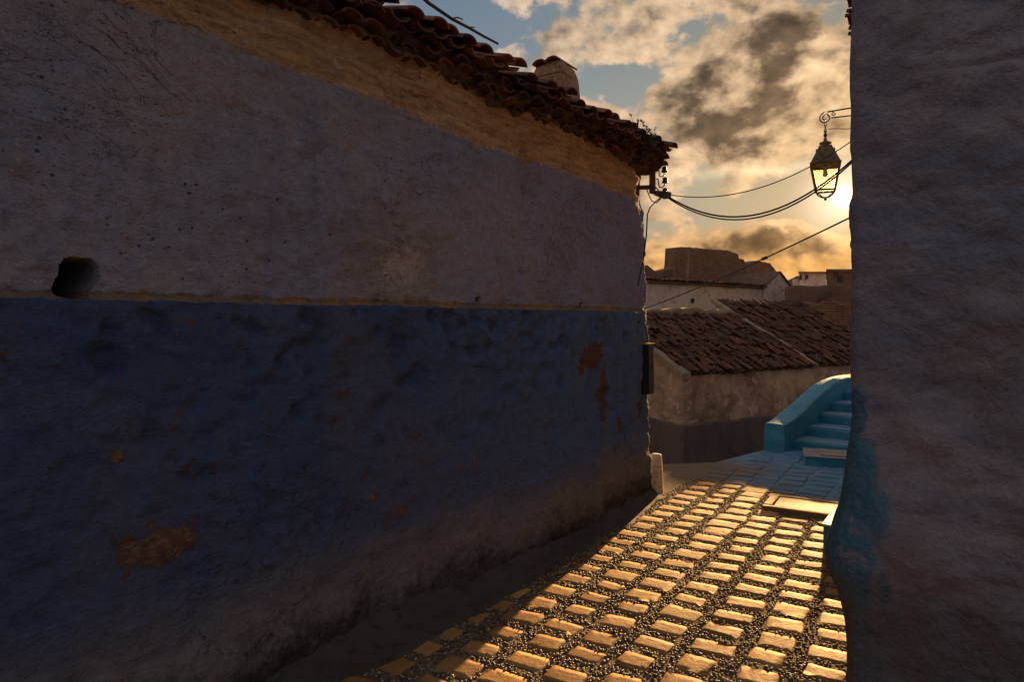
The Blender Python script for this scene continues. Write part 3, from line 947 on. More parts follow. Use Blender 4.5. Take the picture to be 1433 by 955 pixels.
tile_roof(lr, back0, -D, -NR, 9.0, 2.3, PITCH, 0.19, 0.088, 0.45, 0.012)
# two corbel courses of tiles poking out below the roof, and verge tiles over the corner
for s in np.arange(-0.07, 9.0, 0.14):
    for (z, o, dr) in ((3.035, 0.175, 0.05), (2.985, 0.125, 0.0), (2.935, 0.075, 0.08)):
        p = LC - D * (s + dr) + NR * (o + random.uniform(-.035, .035)) + UP * (z + random.uniform(-.014, .012))
        tile(lr, p, (-NR + jitv(.07)).normalized(), D, UP, 0.34, 0.064 + random.uniform(-.008, .008), 0.066, random.random() < .8, random.random() * 0.6, .015, 6)
for q in np.arange(-0.15, 2.2, 0.27):
    up_ = (-NR * math.cos(PITCH) + UP * math.sin(PITCH))
    for (dd, dz) in ((0.03, 0.045), (-0.02, -0.02)):
        p = LC + D * (dd + random.uniform(-.02, .02)) - NR * q + UP * (3.06 + dz + (q + .15) * math.tan(PITCH))
        tile(lr, p, (up_ + jitv(.05)).normalized(), D, UP, 0.36, 0.088, 0.078, True, random.random() * .8)
lroof = lr.build("roof", M["tile"], lh, fix=False)
# rough mortar that fills the eave, one lumpy mass
def eave_mass():
    us = np.arange(-0.15, 9.0, 0.02)
    prof = np.array([(-0.05, 2.91), (0.015, 2.935), (0.02, 2.965), (0.05, 2.985), (0.07, 3.02), (0.10, 3.045), (0.09, 3.075), (-0.1, 3.13), (-0.5, 3.25)])
    n, k = len(us), len(prof)
    U, J = np.meshgrid(us, np.arange(k), indexing='ij')
    O = prof[J, 0] + fbm(U * 9, J * 1.3, 4, 77) * 0.05; Z = prof[J, 1] + fbm(U * 11, J * 1.7, 4, 88) * 0.035
    V = np.stack([LC.x - D.x * U + NR.x * O, LC.y - D.y * U + NR.y * O, Z], -1).reshape(-1, 3)
    I, J2 = np.meshgrid(np.arange(n - 1), np.arange(k - 1), indexing='ij')
    f = np.stack([I * k + J2, I * k + J2 + 1, (I + 1) * k + J2 + 1, (I + 1) * k + J2], -1).reshape(-1, 4)
    return np_mesh("eave", V, f, M["eave"], lh, True, None, RNG.uniform(0.2, 0.9, len(V)))
eave_mass()
deck = MB()
ridge = LC - NR * 2.2
deck.prism([LC + D * 0.12 + NR * 0.10 + UP * 3.075, LC + D * 0.12 - NR * 2.2 + UP * (3.05 + 2.35 * math.tan(PITCH)), LC + D * 0.12 - NR * 4.5 + UP * 3.075], -D * 9.2)
deck.build("roof_deck", M["eave"], lh)
# chimney
ch = MB()
cb = at(777, 133, 5.75)
cx_, cy_ = NR, D
for (z0, z1, h0, h1) in ((cb.z - 0.3, cb.z + 0.13, .175, .150), (cb.z + 0.13, cb.z + 0.235, .150, .122)):
    ch.box((cb.x, cb.y, (z0 + z1) / 2), cx_, cy_, UP, h0, h0, (z1 - z0) / 2, 0.5, h1 / h0, 0.012)
cho = ch.build("chimney", M["chim"], lh, bevel=0.012)
cc = MB()
for sgn in (-1, 1):
    tile(cc, Vector((cb.x, cb.y, cb.z + 0.225)) + cy_ * (-.16) + cx_ * (sgn * .062), (cy_ + jitv(.04)).normalized(), cx_, UP, .31, .072, .068, True, .7)
cco = cc.build("chimney_cap", M["tile"], fix=False); cco.parent = cho; cco.matrix_parent_inverse = cho.matrix_world.inverted() @ Matrix.Identity(4)
cco.matrix_parent_inverse = Matrix.Translation(world_loc(lh))  # placed by its parent below
cco.matrix_parent_inverse = (Matrix.Translation(Vector(lh.location)) @ cho.matrix_parent_inverse).inverted()
# a loose heap of broken tiles is part of the roof; a dry branch lies on it
br = MB()
pts = [at(x, y, Y) for x, y, Y in ((560, -30, 3.75), (600, 4, 3.85), (632, 26, 3.95), (655, 38, 4.05), (676, 50, 4.15), (697, 61, 4.25))]
br.tube(pts, 0.011, 7, r1=0.007)
br.tube([pts[2], at(640, 24, 3.98), at(648, 27, 4.0)], 0.006, 6, r1=0.003)
br.tube([pts[3], at(664, 38, 4.1)], 0.007, 6, r1=0.003)
br.tube([pts[1], at(596, -8, 3.85), at(590, -24, 3.87)], 0.006, 6, r1=0.003)
tag(br.build("dry_branch", M["wood"]), "crooked dry branch lying along the upper edge of the tiled eave", "branch")
# weeds on the eave
for i, (px, h) in enumerate(((884, .10), (890, .17), (897, .12), (902, .09), (908, .13), (872, .07), (914, .08))):
    Y = 5.62 + random.uniform(-.05, .05)
    b0 = at(px, 183 + (px - 872) * 0.42, Y)
    wd = MB()
    for k in range(6):
        lean = Vector((random.uniform(-.45, .45), random.uniform(-.3, .3), 1)).normalized()
        hh = h * random.uniform(.55, 1.05)
        p0 = b0 + Vector((random.uniform(-.02, .02), random.uniform(-.02, .02), -0.04))
        p1 = p0 + lean * (hh * .6 + .04); p2 = p1 + (lean + Vector((random.uniform(-.3, .3), 0, 0))).normalized() * hh * .4
        wd.tube([p0, p1, p2], 0.0022, 5, r1=0.0012)
        for q in range(5):
            c = p2 + jitv(.011); r = random.uniform(.006, .012)
            a, b_ = jitv(1).normalized(), jitv(1).normalized()
            wd.add([c + a * r, c + b_ * r, c - a * r, c - b_ * r], [(0, 1, 2, 3)])
        for q in range(3):
            c = p0 + (p1 - p0) * random.uniform(.2, .9); a = jitv(1).normalized() * random.uniform(.012, .022); b_ = jitv(1).normalized() * .005
            wd.add([c, c + a * .5 + b_, c + a, c + a * .5 - b_], [(0, 1, 2, 3)])
    names = ["short dry weed", "tallest dry weed with round seed heads", "middling dry weed", "small dry weed", "seeded dry weed", "stubby dry weed", "low dry weed"]
    where = ["third from the left among those on the eave", "of those sprouting on the eave tiles", "just right of the tallest on the eave", "between two taller ones on the eave",
             "second from the eave corner", "leftmost on the eave tiles", "nearest the eave corner above the wire bracket"]
    tag(wd.build("weed", M["weed"], fix=False), names[i] + " " + where[i], "weed", "weeds on the tiled eave")

# whitewashed guard stone at the corner
gs = MB()
g0 = at(918, 690, 6.22); g0.z = 0
zz = [(0, .062), (.06, .058), (.2, .052), (.345, .046), (.365, .042), (.372, .03)]
vs_, fs_ = [], []
for i, (z, h) in enumerate(zz):
    for k in range(12):
        t = 2 * math.pi * k / 12
        m = (abs(math.cos(t)) ** 5 + abs(math.sin(t)) ** 5) ** (-.2)
        p = g0 + D * (math.cos(t) * m * h * 1.15) + NR * (math.sin(t) * m * h) + UP * z + jitv(.003)
        vs_.append(p)
    if i:
        for k in range(12): fs_.append(((i - 1) * 12 + k, (i - 1) * 12 + (k + 1) % 12, i * 12 + (k + 1) % 12, i * 12 + k))
fs_.append(tuple(5 * 12 + k for k in range(12)))
gs.add(vs_, fs_)
tag(gs.build("guard_stone", M["lime"], smooth=True), "small whitewashed stone post lit by the sun at the foot of the left house corner", "stone post")

# black box near the corner
bx = thing("junction_box", "tall narrow black box fixed to the blue wall beside the house corner", "box", LC - D * .05 + NR * .05 + UP * 0.9)
mb = MB(); bc = at(906.5, 517, 5.98)
mb.box(bc + D * 0.0, D, NR, UP, .060, .035, .215, jit=.004)
mb.build("case", M["box"], bx, bevel=.006)
mb = MB(); mb.box(bc + UP * .222, D, NR, UP, .066, .041, .006); mb.build("lid", M["boxlid"], bx, bevel=.002)
mb = MB(); mb.box(bc + NR * .0375 + UP * .02 - D * .02, D, NR, UP, .012, .003, .02); mb.build("latch", M["iron"], bx)

# wire bracket with insulators
wbk = thing("wire_bracket", "rusty steel bracket with insulators fixed under the eave at the house corner", "bracket", at(905, 248, 6.1))
def P(px, py, Y=6.14): return at(px, py, Y)
mb = MB()
pc = P(913, 250); mb.box(pc, D, NR, UP, .030, .020, .135); mb.build("post", M["rust"], wbk, bevel=.004)
for (y, x0) in ((243, 889), (263, 886)):
    mb = MB(); a, b_ = P(x0, y + (0), 6.02), P(913, y - 1)
    mb.box((a + b_) / 2, (b_ - a), NR, UP, (b_ - a).length / 2, .016, .019); mb.build("arm", M["rust"], wbk, bevel=.003)
for (hk, tip) in ((((916, 237), (920, 236.5), (922.5, 240), (922.5, 246), (925.5, 247.5), (929, 246), (929.8, 242)), (929.8, 241)),
                  (((918, 250), (921, 251), (921.5, 257), (923, 262), (927, 262.5), (930, 259), (930.5, 256)), (930.5, 256)),
                  (((917, 262), (921, 266), (923, 273), (926, 276), (930, 275), (930.5, 271.5)), (930.5, 271))):
    mb = MB(); c = P(*tip)
    mb.lathe(c - UP * .005, [(.010, 0), (.026, .004), (.029, .018), (.020, .024), (.022, .038), (.024, .046), (.012, .056)], 14)
    ins = mb.build("insulator", M["ceram"], wbk, smooth=True)
    mb = MB(); mb.tube([P(*q) for q in hk], .0055, 7)
    hko = mb.build("hook", M["iron"]); hko.parent = ins
    hko.matrix_parent_inverse = (Matrix.Translation(Vector(wbk.location)) @ ins.matrix_parent_inverse).inverted()
mb = MB()
c = P(928, 272); mb.box(c + Vector((-.02, 0, 0)), Vector((1, 0, -.3)), NR, UP, .05, .025, .022, jit=.008)
mb.box(c + Vector((.02, -.01, -.005)), Vector((1, 0, -.3)), NR, UP, .03, .028, .028, jit=.008)
mb.build("clamp", M["ceram"], wbk, bevel=.004)

def sag(a, b, s, n=28):
    return [a.lerp(b, t) - UP * (4 * s * t * (1 - t)) for t in [i / n for i in range(n + 1)]]
def side(s, z, o=0.0):                                 # a point on the alley side of the right house
    p = RC + D * s - NR * o; p.z = z; return p
mb = MB(); mb.tube(sag(P(933, 272), side(2.9, 3.36), .29), .0045, 6)
tag(mb.build("cable", M["cable"]), "thin upper wire sagging from the house corner bracket over to the right-hand wall", "cable", "overhead wires across the alley")
mb = MB()
l1 = sag(P(933, 274), side(2.7, 3.28), .49); mb.tube(l1, .0075, 7)
l2 = sag(P(933, 276), side(2.7, 3.275), .507); mb.tube(l2, .0065, 6)
tag(mb.build("cable", M["cable"]), "thick twin cable sagging lowest across the gap in front of the lantern", "cable", "overhead wires across the alley")
mb = MB()
e = Vector((3.24, 12.8, 0)) + Vector((.84, .5426, 0)) * 0.0 + Vector((-.5426, .84, 0)) * 2.12 + UP * 1.60; a = side(2.7, 2.58)
mb.tube(sag(a, e, .10), .0075, 6)
mb.box(sag(a, e, .10)[7], (e - a), NR, UP, .05, .014, .014)
tag(mb.build("cable", M["cable"]), "straight cable slanting down from the right-hand wall to the low roofs behind", "cable", "overhead wires across the alley")
mb = MB()
mb.tube([P(925, 276), P(918, 282), P(910, 290, 6.05), P(906, 300, 5.98), P(904.5, 330, 5.93), P(900, 365, 5.90), P(894, 392, 5.86), P(893, 400, 5.85)], .006, 6)
mb.tube([P(916, 283), P(919, 284), P(922, 281), P(925, 278)], .005, 6)
mb.tube([P(905, 265, 6.05), P(908, 273), P(912, 281), P(918, 284)], .005, 6)
tag(mb.build("loose_wire", M["cable"]), "loose black wire hanging down the house corner below the wire bracket", "wire")

# ---------------------------------------------------------------- the right house
def right_disp(U, Z):
    o = fbm(U * 1.1 + 5, Z * 2.4, 4, 101) * 0.05 + fbm(U * 3.4, Z * 4.4, 4, 111) * 0.042 + fbm(U * 9, Z * 10.5, 4, 121) * 0.017
    # swelling above a hollow foot near the corner
    zc = Z - 0.62
    bul = np.exp(-(zc / np.where(zc > 0, 0.20, 0.17)) ** 2) * np.exp(-(U / 0.28) ** 2) * 0.075
    o = o * (1 - 0.93 * np.exp(-(U / 0.13) ** 2)) + bul
    o = o + np.exp(-(U / 0.12) ** 2) * (sst(1.35, 0.9, Z) * 0.022 + fbm(Z * 5, U * 0, 3, 8) * 0.008)
    o = o - np.exp(-((Z - 2.53 - U * 0.05) / 0.012) ** 2) * sst(0.28, 0.5, U) * 0.03
    o = o - np.exp(-((Z - 2.26) / 0.04) ** 2 - ((U - 0.10) / 0.06) ** 2) * 0.03
    return o
rh = thing("house", "dark mauve plastered house with turquoise paint traces closing the right edge", "house", (RC.x + 1.5, RC.y + 1.5, 0))
zr = np.concatenate([np.arange(-0.05, 3.3, 0.014), np.arange(3.32, 4.3, 0.06)])
# e1 along the front (to the right), e2 along the alley
rpath = ring_path(RC, NR, D, 3.4, 7.5, 1.3, 0.5, 0.012, 0.045)
ring_wall("wall", rpath, zr, right_disp, M["rwall"], rh)
mb = MB(); mb.prism([RC + NR * .06 + D * .06 + UP * 4.20, RC + NR * 3.34 + D * .06 + UP * 4.20, RC + NR * 3.34 + D * 7.44 + UP * 4.20, RC + NR * .06 + D * 7.44 + UP * 4.20], UP * .07)
mb.build("roof", M["eave"], rh)
mb = MB()
for j, z in enumerate(np.arange(3.255, 3.60, .052)):
    for s in np.arange(1.36, 3.0, .15):
        tile(mb, side(s + .05 * (j % 2), z + random.uniform(-.008, .008), .222 + random.uniform(-.012, .016)), (NR + jitv(.06)).normalized(), D, UP, .34, .07, .07, True, random.random() * .6)
mb.build("cornice", M["tile"], rh, fix=False)

# doorstep
ds = thing("doorstep", "small blue block step lit on top, half hidden behind the right wall", "step", (2.3, 4.8, 0))
sa = at(1151, 771, 4.72); sa.z = 0
mb = MB(); hh = .085
cst = sa + NR * .36 + D * .17
mb.box(cst + UP * hh, NR, D, UP, .36, .17, hh, jit=.006); mb.build("block", M["blue"], ds, bevel=.012)
mb = MB(); mb.box(cst + UP * (2 * hh + .009), NR, D, UP, .366, .176, .008, jit=.003); mb.build("tread", M["slab"], ds, bevel=.005)

# stone drain cover let into the paving
dc = thing("drain_cover", "pale stone drain cover in a raised border, sunlit beside the doorstep", "drain cover", PATCH_C)
mb = MB()
mb.box(PATCH_C + UP * .024, QP, DP, UP, .27, .165, .022, jit=.004); mb.build("lid", M["slab"], dc, bevel=.006)
mb = MB()
for (o, x, hx, hy) in ((DP * .205, QP, .345, .033), (DP * -.205, QP, .345, .033), (QP * .312, DP, .033, .17), (QP * -.312, DP, .033, .17)):
    if x is QP: mb.box(PATCH_C + o + UP * .027, QP, DP, UP, hx, hy, .026, jit=.004)
    else: mb.box(PATCH_C + o + UP * .027, QP, DP, UP, hx, hy, .026, jit=.004)
mb.build("border", M["stone"], dc, bevel=.008)

# raised service cover on the painted ground
rc_ = thing("raised_cover", "low blue plinth with a worn rectangular lid before the turquoise steps", "service cover", at(1126, 652, 7.42))
W1, W2 = Vector((.93, -.36, 0)).normalized(), Vector((.36, .93, 0)).normalized()
o0 = at(1126, 652, 7.42); o0.z = 0
mb = MB(); mb.box(o0 + W1 * .45 + W2 * .26 + UP * .05, W1, W2, UP, .45, .26, .05, jit=.004); mb.build("plinth", M["blue"], rc_, bevel=.008)
mb = MB(); mb.box(o0 + W1 * .45 + W2 * .26 + UP * .106, W1, W2, UP, .455, .266, .006); mb.build("rim", M["cover"], rc_, bevel=.003)
mb = MB(); mb.box(o0 + W1 * .50 + W2 * .28 + UP * .117, W1, W2, UP, .33, .19, .005); mb.build("lid", M["cover"], rc_, bevel=.002)

# ---------------------------------------------------------------- turquoise stairs
st = thing("staircase", "turquoise painted steps climbing right behind a curved low parapet", "stairs", (3.6, 8.6, 0))
E1 = Vector((.68, .733, 0)).normalized(); W = Vector((E1.y, -E1.x, 0))
S0 = at(1072, 632, 8.27); S0.z = 0
RIS, TRD = .115, .44
for k in range(5):
    mb = MB()
    a = S0 + E1 * (.30 + TRD * k) + W * .16
    n = 10
    vs_ = []
    L = TRD if k < 4 else 2.6
    mb.box(a + E1 * (L / 2) + W * 1.3 + UP * (RIS * (k + 1) / 2), E1, W, UP, L / 2 + .0, 1.3, RIS * (k + 1) / 2, jit=.004)
    r_ = mb.build("step", M["blue"], st, bevel=.014)
    mb = MB(); mb.box(a + E1 * (L / 2 + .012) + W * 1.3 + UP * (RIS * (k + 1) + .004), E1, W, UP, L / 2 - .022, 1.28, .004)
    tr = mb.build("tread", M["tread"]); tr.parent = r_
    tr.matrix_parent_inverse = (Matrix.Translation(Vector(st.location)) @ r_.matrix_parent_inverse).inverted()
def parapet():
    n = 44
    prof = [(-.5, 0), (-.51, .5), (-.49, .955), (-.44, .985), (0, 1.0), (.44, .985), (.49, .955), (.51, .5), (.5, 0)]
    V, Fq = [], []
    for i in range(n + 1):
        t = i / n
        # plan: starts along E1 and bends right at the top
        s = t * 3.6
        p = S0 + E1 * s + W * (0.10 + 0.42 * max(0, t - .42) ** 2 * 4) + UP * 0
        h = 0.345 + 0.45 * (sst(0.0, .62, t)) + .02 * math.sin(t * 9)
        for (o, z) in prof:
            q = p + W * (o * (.25 + .012 * math.sin(t * 23 + z * 5)))
            V.append((q.x, q.y, h * z - (0.6 if z == 0 else 0)))
        if i:
            for k in range(len(prof) - 1):
                a = (i - 1) * len(prof) + k
                Fq.append((a, a + 1, a + len(prof) + 1, a + len(prof)))
    mb = MB(); m = len(prof)
    mb.add(V, Fq + [tuple(range(m)), tuple(n * m + k for k in range(m))])
    o = mb.build("parapet", M["blue"], st, smooth=False)
    for p in o.data.polygons: p.use_smooth = False
    bv = o.modifiers.new('bevel', 'BEVEL'); bv.width = .012; bv.segments = 2; bv.limit_method = 'ANGLE'
    return o
parapet()

# ---------------------------------------------------------------- low tiled house beyond
AV = Vector((.84, .5426, 0)).normalized(); BV = Vector((-AV.y, AV.x, 0))
KC = Vector((3.24, 12.8, 0))
MSL = 0.52
EZ = 0.515
lo_h = thing("house", "low house with two brown tiled roofs and peeling plaster below the blue parapet", "house", KC)
def hp(a, t, z): return KC + AV * a + BV * t + UP * z
def rough_wall(name, a0, a1, z0, z1, frame, mat, parent, seed, top=None, amp=0.03, step=0.05, thick=None):
    """plaster wall face with uneven surface; frame(a, out, z) -> point; top(a) gives the height of its upper edge"""
    na = max(2, int((a1 - a0) / step)); nz = max(2, int((z1 - z0) / step))
    A, T = np.meshgrid(np.linspace(a0, a1, na + 1), np.linspace(0, 1, nz + 1), indexing='ij')
    ztop = np.array([top(x) for x in A[:, 0]])[:, None] if top else np.full((na + 1, 1), z1)
    Z = z0 + (ztop - z0) * T
    O = fbm(A * 1.3, Z * 1.3, 3, seed) * amp + fbm(A * 6, Z * 6, 3, seed + 3) * amp * .4
    d = thick if thick is not None else 0.3
    V = [tuple(frame(a, o, z)) for a, o, z in zip(A.ravel(), O.ravel(), Z.ravel())]
    Vb = [tuple(frame(a, -d, z)) for a, z in zip(A.ravel(), Z.ravel())]
    id_ = np.arange(A.size).reshape(A.shape); N = A.size
    f = np.stack([id_[:-1, :-1], id_[1:, :-1], id_[1:, 1:], id_[:-1, 1:]], -1).reshape(-1, 4)
    fb_ = f[:, ::-1] + N
    def strip(l): return np.stack([l[:-1], l[:-1] + N, l[1:] + N, l[1:]], -1)
    fs = np.concatenate([f, fb_, strip(id_[:, -1])[:, ::-1], strip(id_[0, :])[:, ::-1], strip(id_[-1, :]), strip(id_[:, 0])])
    uv = np.stack([A.ravel(), Z.ravel()], -1)
    o = np_mesh(name, np.array(V + Vb), fs, mat, parent, False, np.concatenate([uv, uv]))
    return o
W_END = 7.6
rough_wall("wall", 0, W_END, -0.6, EZ + .02, lambda a, o, z: hp(a, -o, z), M["plast"], lo_h, 201, amp=.05)
rough_wall("wall", 0.0, 2.4, -0.6, EZ + 1.2, lambda a, o, z: hp(-o, a, z), M["plast"], lo_h, 205, top=lambda t: EZ + max(0.0, min(t, 1.98)) * MSL - .02, amp=.05)
def ragged(a): return -.38 + .05 * float(fbm(np.array([a * 2.3]), np.array([.6]), 5, 3)[0]) + .10 * float(vn(np.array([a * .7]), np.array([.6]), 4)[0])
rough_wall("plinth", -.03, W_END, -4.2, 0, lambda a, o, z: hp(a, -.045 - o, z), M["plinth"], lo_h, 203, top=ragged, amp=.03)
rough_wall("plinth", -.03, 2.4, -4.2, 0, lambda a, o, z: hp(-.045 - o, a, z), M["plinth"], lo_h, 206, top=lambda a: ragged(-a), amp=.03)
mb = MB()
p1 = math.atan(MSL)
tile_roof(mb, hp(.12, -.10, EZ + .035), AV, -BV, 3.8, 2.07, p1, .165, .074, .24, .026, .22)
mb.build("roof", M["otile"], lo_h, fix=False)
mb = MB()
tile_roof(mb, hp(4.15, -.10, EZ + .065), AV, -BV, 3.4, 2.75, p1, .165, .074, .24, .026, .22)
mb.build("roof", M["otile"], lo_h, fix=False)
mb = MB()
for (a0, a1, t1, dz) in ((0, 3.98, 2.05, .03), (3.98, W_END, 2.7, .05)):
    mb.prism([hp(a0, .01, EZ + dz), hp(a1, .01, EZ + dz), hp(a1, t1, EZ + dz + t1 * MSL), hp(a0, t1, EZ + dz + t1 * MSL)], UP * -.03)
mb.build("roof_deck", M["eave"], lo_h)
for (a0, w, dz, t1) in ((-.03, .10, .06, 2.07), (4.0, .11, .11, 2.75)):
    mb = MB()
    for k in range(9):
        ta, tb = -.08 + (t1 + .08) * k / 9, -.08 + (t1 + .08) * (k + 1) / 9
        c = hp(a0, (ta + tb) / 2, EZ + dz + (ta + tb) / 2 * MSL)
        mb.box(c, AV, (BV + UP * MSL), UP, w, (tb - ta) * .565 + .01, .055, jit=.022)
    mb.build("verge", M["strip"], lo_h, bevel=.015)
rough_wall("parapet", -1.8, 3.9, 1.2, 1.85, lambda a, o, z: hp(a, 2.12 - o, z), M["band"], lo_h, 211, top=lambda a: 1.83 + .03 * math.sin(a * 3.1) + .02 * math.sin(a * 10), thick=.4)
# debris and pale mortar smears on the tiles: fallen chips, too many to count
mb = MB()
for k in range(420):
    a, t = random.uniform(.1, 7.4), random.uniform(0, 2.4)
    if a < 3.98 and t > 1.95: continue
    c = hp(a, t, EZ + .16 + t * MSL)
    mb.box(c, AV + jitv(.5), BV + jitv(.5), UP + jitv(.4), random.uniform(.008, .03), random.uniform(.006, .018), .006, jit=.004)
tag(mb.build("mortar_chips", M["strip"]), "pale chips of mortar and tile scattered over the brown roofs", "rubble", kind="stuff")

# ---------------------------------------------------------------- cream house and ruin
AW = Vector((.785, .619, 0)).normalized(); BW = Vector((-AW.y, AW.x, 0))
WC = at(900, 440, 22.9); WC.z = 0
def wp(a, t, z): return WC + AW * a + BW * t + UP * z
def a_at(px):                                          # along the cream house front
    r = (px - CX) / F
    return (WC.x - r * WC.y) / (r * AW.y - AW.x)
wh = thing("house", "long cream house with a dark eave and a gabled end behind the low roofs", "house", WC)
aL, aR, aG = -1.5, a_at(1067), a_at(1107)
def y_of(a): return WC.y + AW.y * a
EW = EYE + (HY - 399) / F * y_of(a_at(990))
rough_wall("wall", aL, aR, -4.2, EW, lambda a, o, z: wp(a, -o, z), M["cream"], wh, 221, amp=.05, step=.12)
mb = MB()
mb.prism([wp(aL, -.14, EW - .02), wp(aR, -.14, EW - .02), wp(aR, 2.2, EW + .20), wp(aL, 2.2, EW + .20)], UP * .05)
mb.build("roof_deck", M["eave"], wh)
mb = MB()
tile_roof(mb, wp(aL, -.16, EW + .04), AW, -BW, aR - aL, 1.6, math.radians(7), .17, .075, .36, .02)
mb.build("roof", M["tile"], wh, fix=False)
for px in (968, 1017):
    mb = MB(); a = a_at(px); mb.lathe(Vector((0, 0, 0)), [(.02, 0), (.085, .0), (.085, .03), (.06, .03), (.05, -.03)], 14)
    c = wp(a, -.03, EYE + (HY - 421) / F * (WC.y + AW.y * a))
    mb.v = [tuple(c + AW * x + UP * y - BW * z) for x, y, z in mb.v]
    mb.build("vent", M["dark"], wh)
# gabled end
am = a_at(1087)
zap = EYE + (HY - 383) / F * y_of(am)
def gtop(a):
    if a < am: return EW + .02 + (zap - EW) * max(0, (a - aR + .05)) / (am - aR + .05)
    return zap - (zap - (EYE + (HY - 410) / F * y_of(aG))) * (a - am) / (aG - am)
rough_wall("gable", aR, aG, -4.2, 3, lambda a, o, z: wp(a, -.12 - o, z), M["cream"], wh, 231, top=gtop, amp=.04, step=.08, thick=3.5)
mb = MB()
for (a0, a1) in ((aR - .06, am), (am, aG + .06)):
    p, q = wp(a0, -.18, gtop(max(aR, min(aG, a0))) + .03), wp(a1, -.18, gtop(max(aR, min(aG, a1))) + .03)
    mb.prism([p, q, q + UP * .06, p + UP * .06], BW * 3.7)
mb.build("verge", M["brown"], wh)
# ruined brick wall on the terrace behind
rpts = [(880, 383), (905, 371), (912.7, 376.5), (923, 381.5), (932, 378), (945, 375), (946.2, 346), (963, 346), (985, 348), (1010, 350), (1021, 351), (1032, 356), (1033, 362), (1041, 363), (1042, 368),
        (1050, 367), (1061, 365), (1079, 369), (1086, 380), (1091, 389)]
def rp(px, py): 
    r = (px - CX) / F
    o = WC + BW * 1.9
    a = (o.x - r * o.y) / (r * AW.y - AW.x)
    return a, EYE + (HY - py) / F * (o.y + AW.y * a)
RA = [rp(*q) for q in rpts]
xs_, zs_ = np.array([q[0] for q in RA]), np.array([q[1] for q in RA])
ru = rough_wall("brick_ruin", float(xs_[0]), float(xs_[-1]), 2.0, 4, lambda a, o, z: wp(a, 1.9 - o, z), M["brick"], None, 241,
                top=lambda a: float(np.interp(a, xs_, zs_)) + .05 * float(vn(np.array([a * 9]), np.array([.4]), 3)[0]), amp=.05, step=.06, thick=.55)
tag(ru, "ruined reddish brick wall with a broken stepped top above the cream house", "ruin")

# ---------------------------------------------------------------- walls and houses on the right behind
def depth_line(px, Y0, k=0.0): return Y0 + (px - 1104) * k
bw = thing("wall", "crumbling brown brick wall with a ragged pale ledge right of the gable", "wall", at(1150, 447, 19.9))
b0, b1 = at(1098, 402, 20.9), at(1560, 402, 18.0)
bd = (b1 - b0); bd.z = 0; bl = bd.length; bd.normalize(); bn = Vector((-bd.y, bd.x, 0))
bz = EYE + (HY - 401) / F * 20.4
def bp(a, o, z): return Vector((b0.x, b0.y, 0)) + bd * a - bn * o + UP * z
rough_wall("upper_wall", 0, bl, 1.6, bz, bp, M["brown"], bw, 251, top=lambda a: bz + .05 * math.sin(a * 1.3) + .03 * math.sin(a * 5.3), amp=.05, step=.1)
rough_wall("lower_wall", -.1, bl, -4.2, bz - .5, lambda a, o, z: bp(a, .45 + o, z), M["brick"], bw, 255,
           top=lambda a: EYE + (HY - 422) / F * 20.2 + .12 * float(vn(np.array([a * 2.4]), np.array([.1]), 6)[0]) + .07 * float(vn(np.array([a * 9.]), np.array([.1]), 7)[0]), amp=.12, step=.07, thick=.44)
fw = thing("house", "distant small white flat-roofed house with dark windows under the hills", "house", at(1133, 420, 34))
def far_box(parent, x0, x1, y0, Y, depth, mat, name, zb=-4.2):
    mb = MB(); a, b_ = at(x0, y0, Y), at(x1, y0, Y)
    mb.prism([Vector((a.x, Y, zb)), Vector((b_.x, Y, zb)), Vector((b_.x, Y, a.z)), Vector((a.x, Y, a.z))], Vector((depth * .47, depth, 0)))
    return mb.build(name, mat, parent)
far_box(fw, 1119, 1156, 383, 34, 5, M["white"], "wall")
far_box(fw, 1109, 1119, 391, 34.4, 4, M["white"], "annex")
for (x0, x1, y0, y1) in ((1119.0, 1122, 385, 392), (1127, 1131, 385, 391)):
    mb = MB(); a, b_ = at(x0, y0, 33.96), at(x1, y1, 33.96)
    mb.box(((a.x + b_.x) / 2, 33.97, (a.z + b_.z) / 2), (1, 0, 0), (0, 1, 0), UP, (b_.x - a.x) / 2, .02, (a.z - b_.z) / 2)
    mb.build("window", M["dark"], fw)
mb = MB(); a, b_ = at(1117.5, 383, 33.8), at(1157, 383, 33.8)
mb.prism([a, b_, b_ + UP * .10, a + UP * .10], Vector((2.4, 5.2, 0))); mb.build("roof", M["band"], fw)
fb_ = thing("house", "distant plain brown block house beside the white one", "house", at(1172, 420, 24.2))
far_box(fb_, 1156.5, 1330, 379.5, 24.2, 5, M["brown"], "wall")
mb = MB(); a, b_ = at(1156, 379.5, 24.1), at(1331, 379.5, 24.1)
mb.prism([a, b_, b_ + UP * .07, a + UP * .07], Vector((2.4, 5.2, 0))); mb.build("roof", M["band"], fb_)
mb = MB(); a = at(1176, 391, 24.18); mb.box((a.x, 24.19, a.z), (1, 0, 0), (0, 1, 0), UP, .09, .02, .12); mb.build("window", M["dark"], fb_)

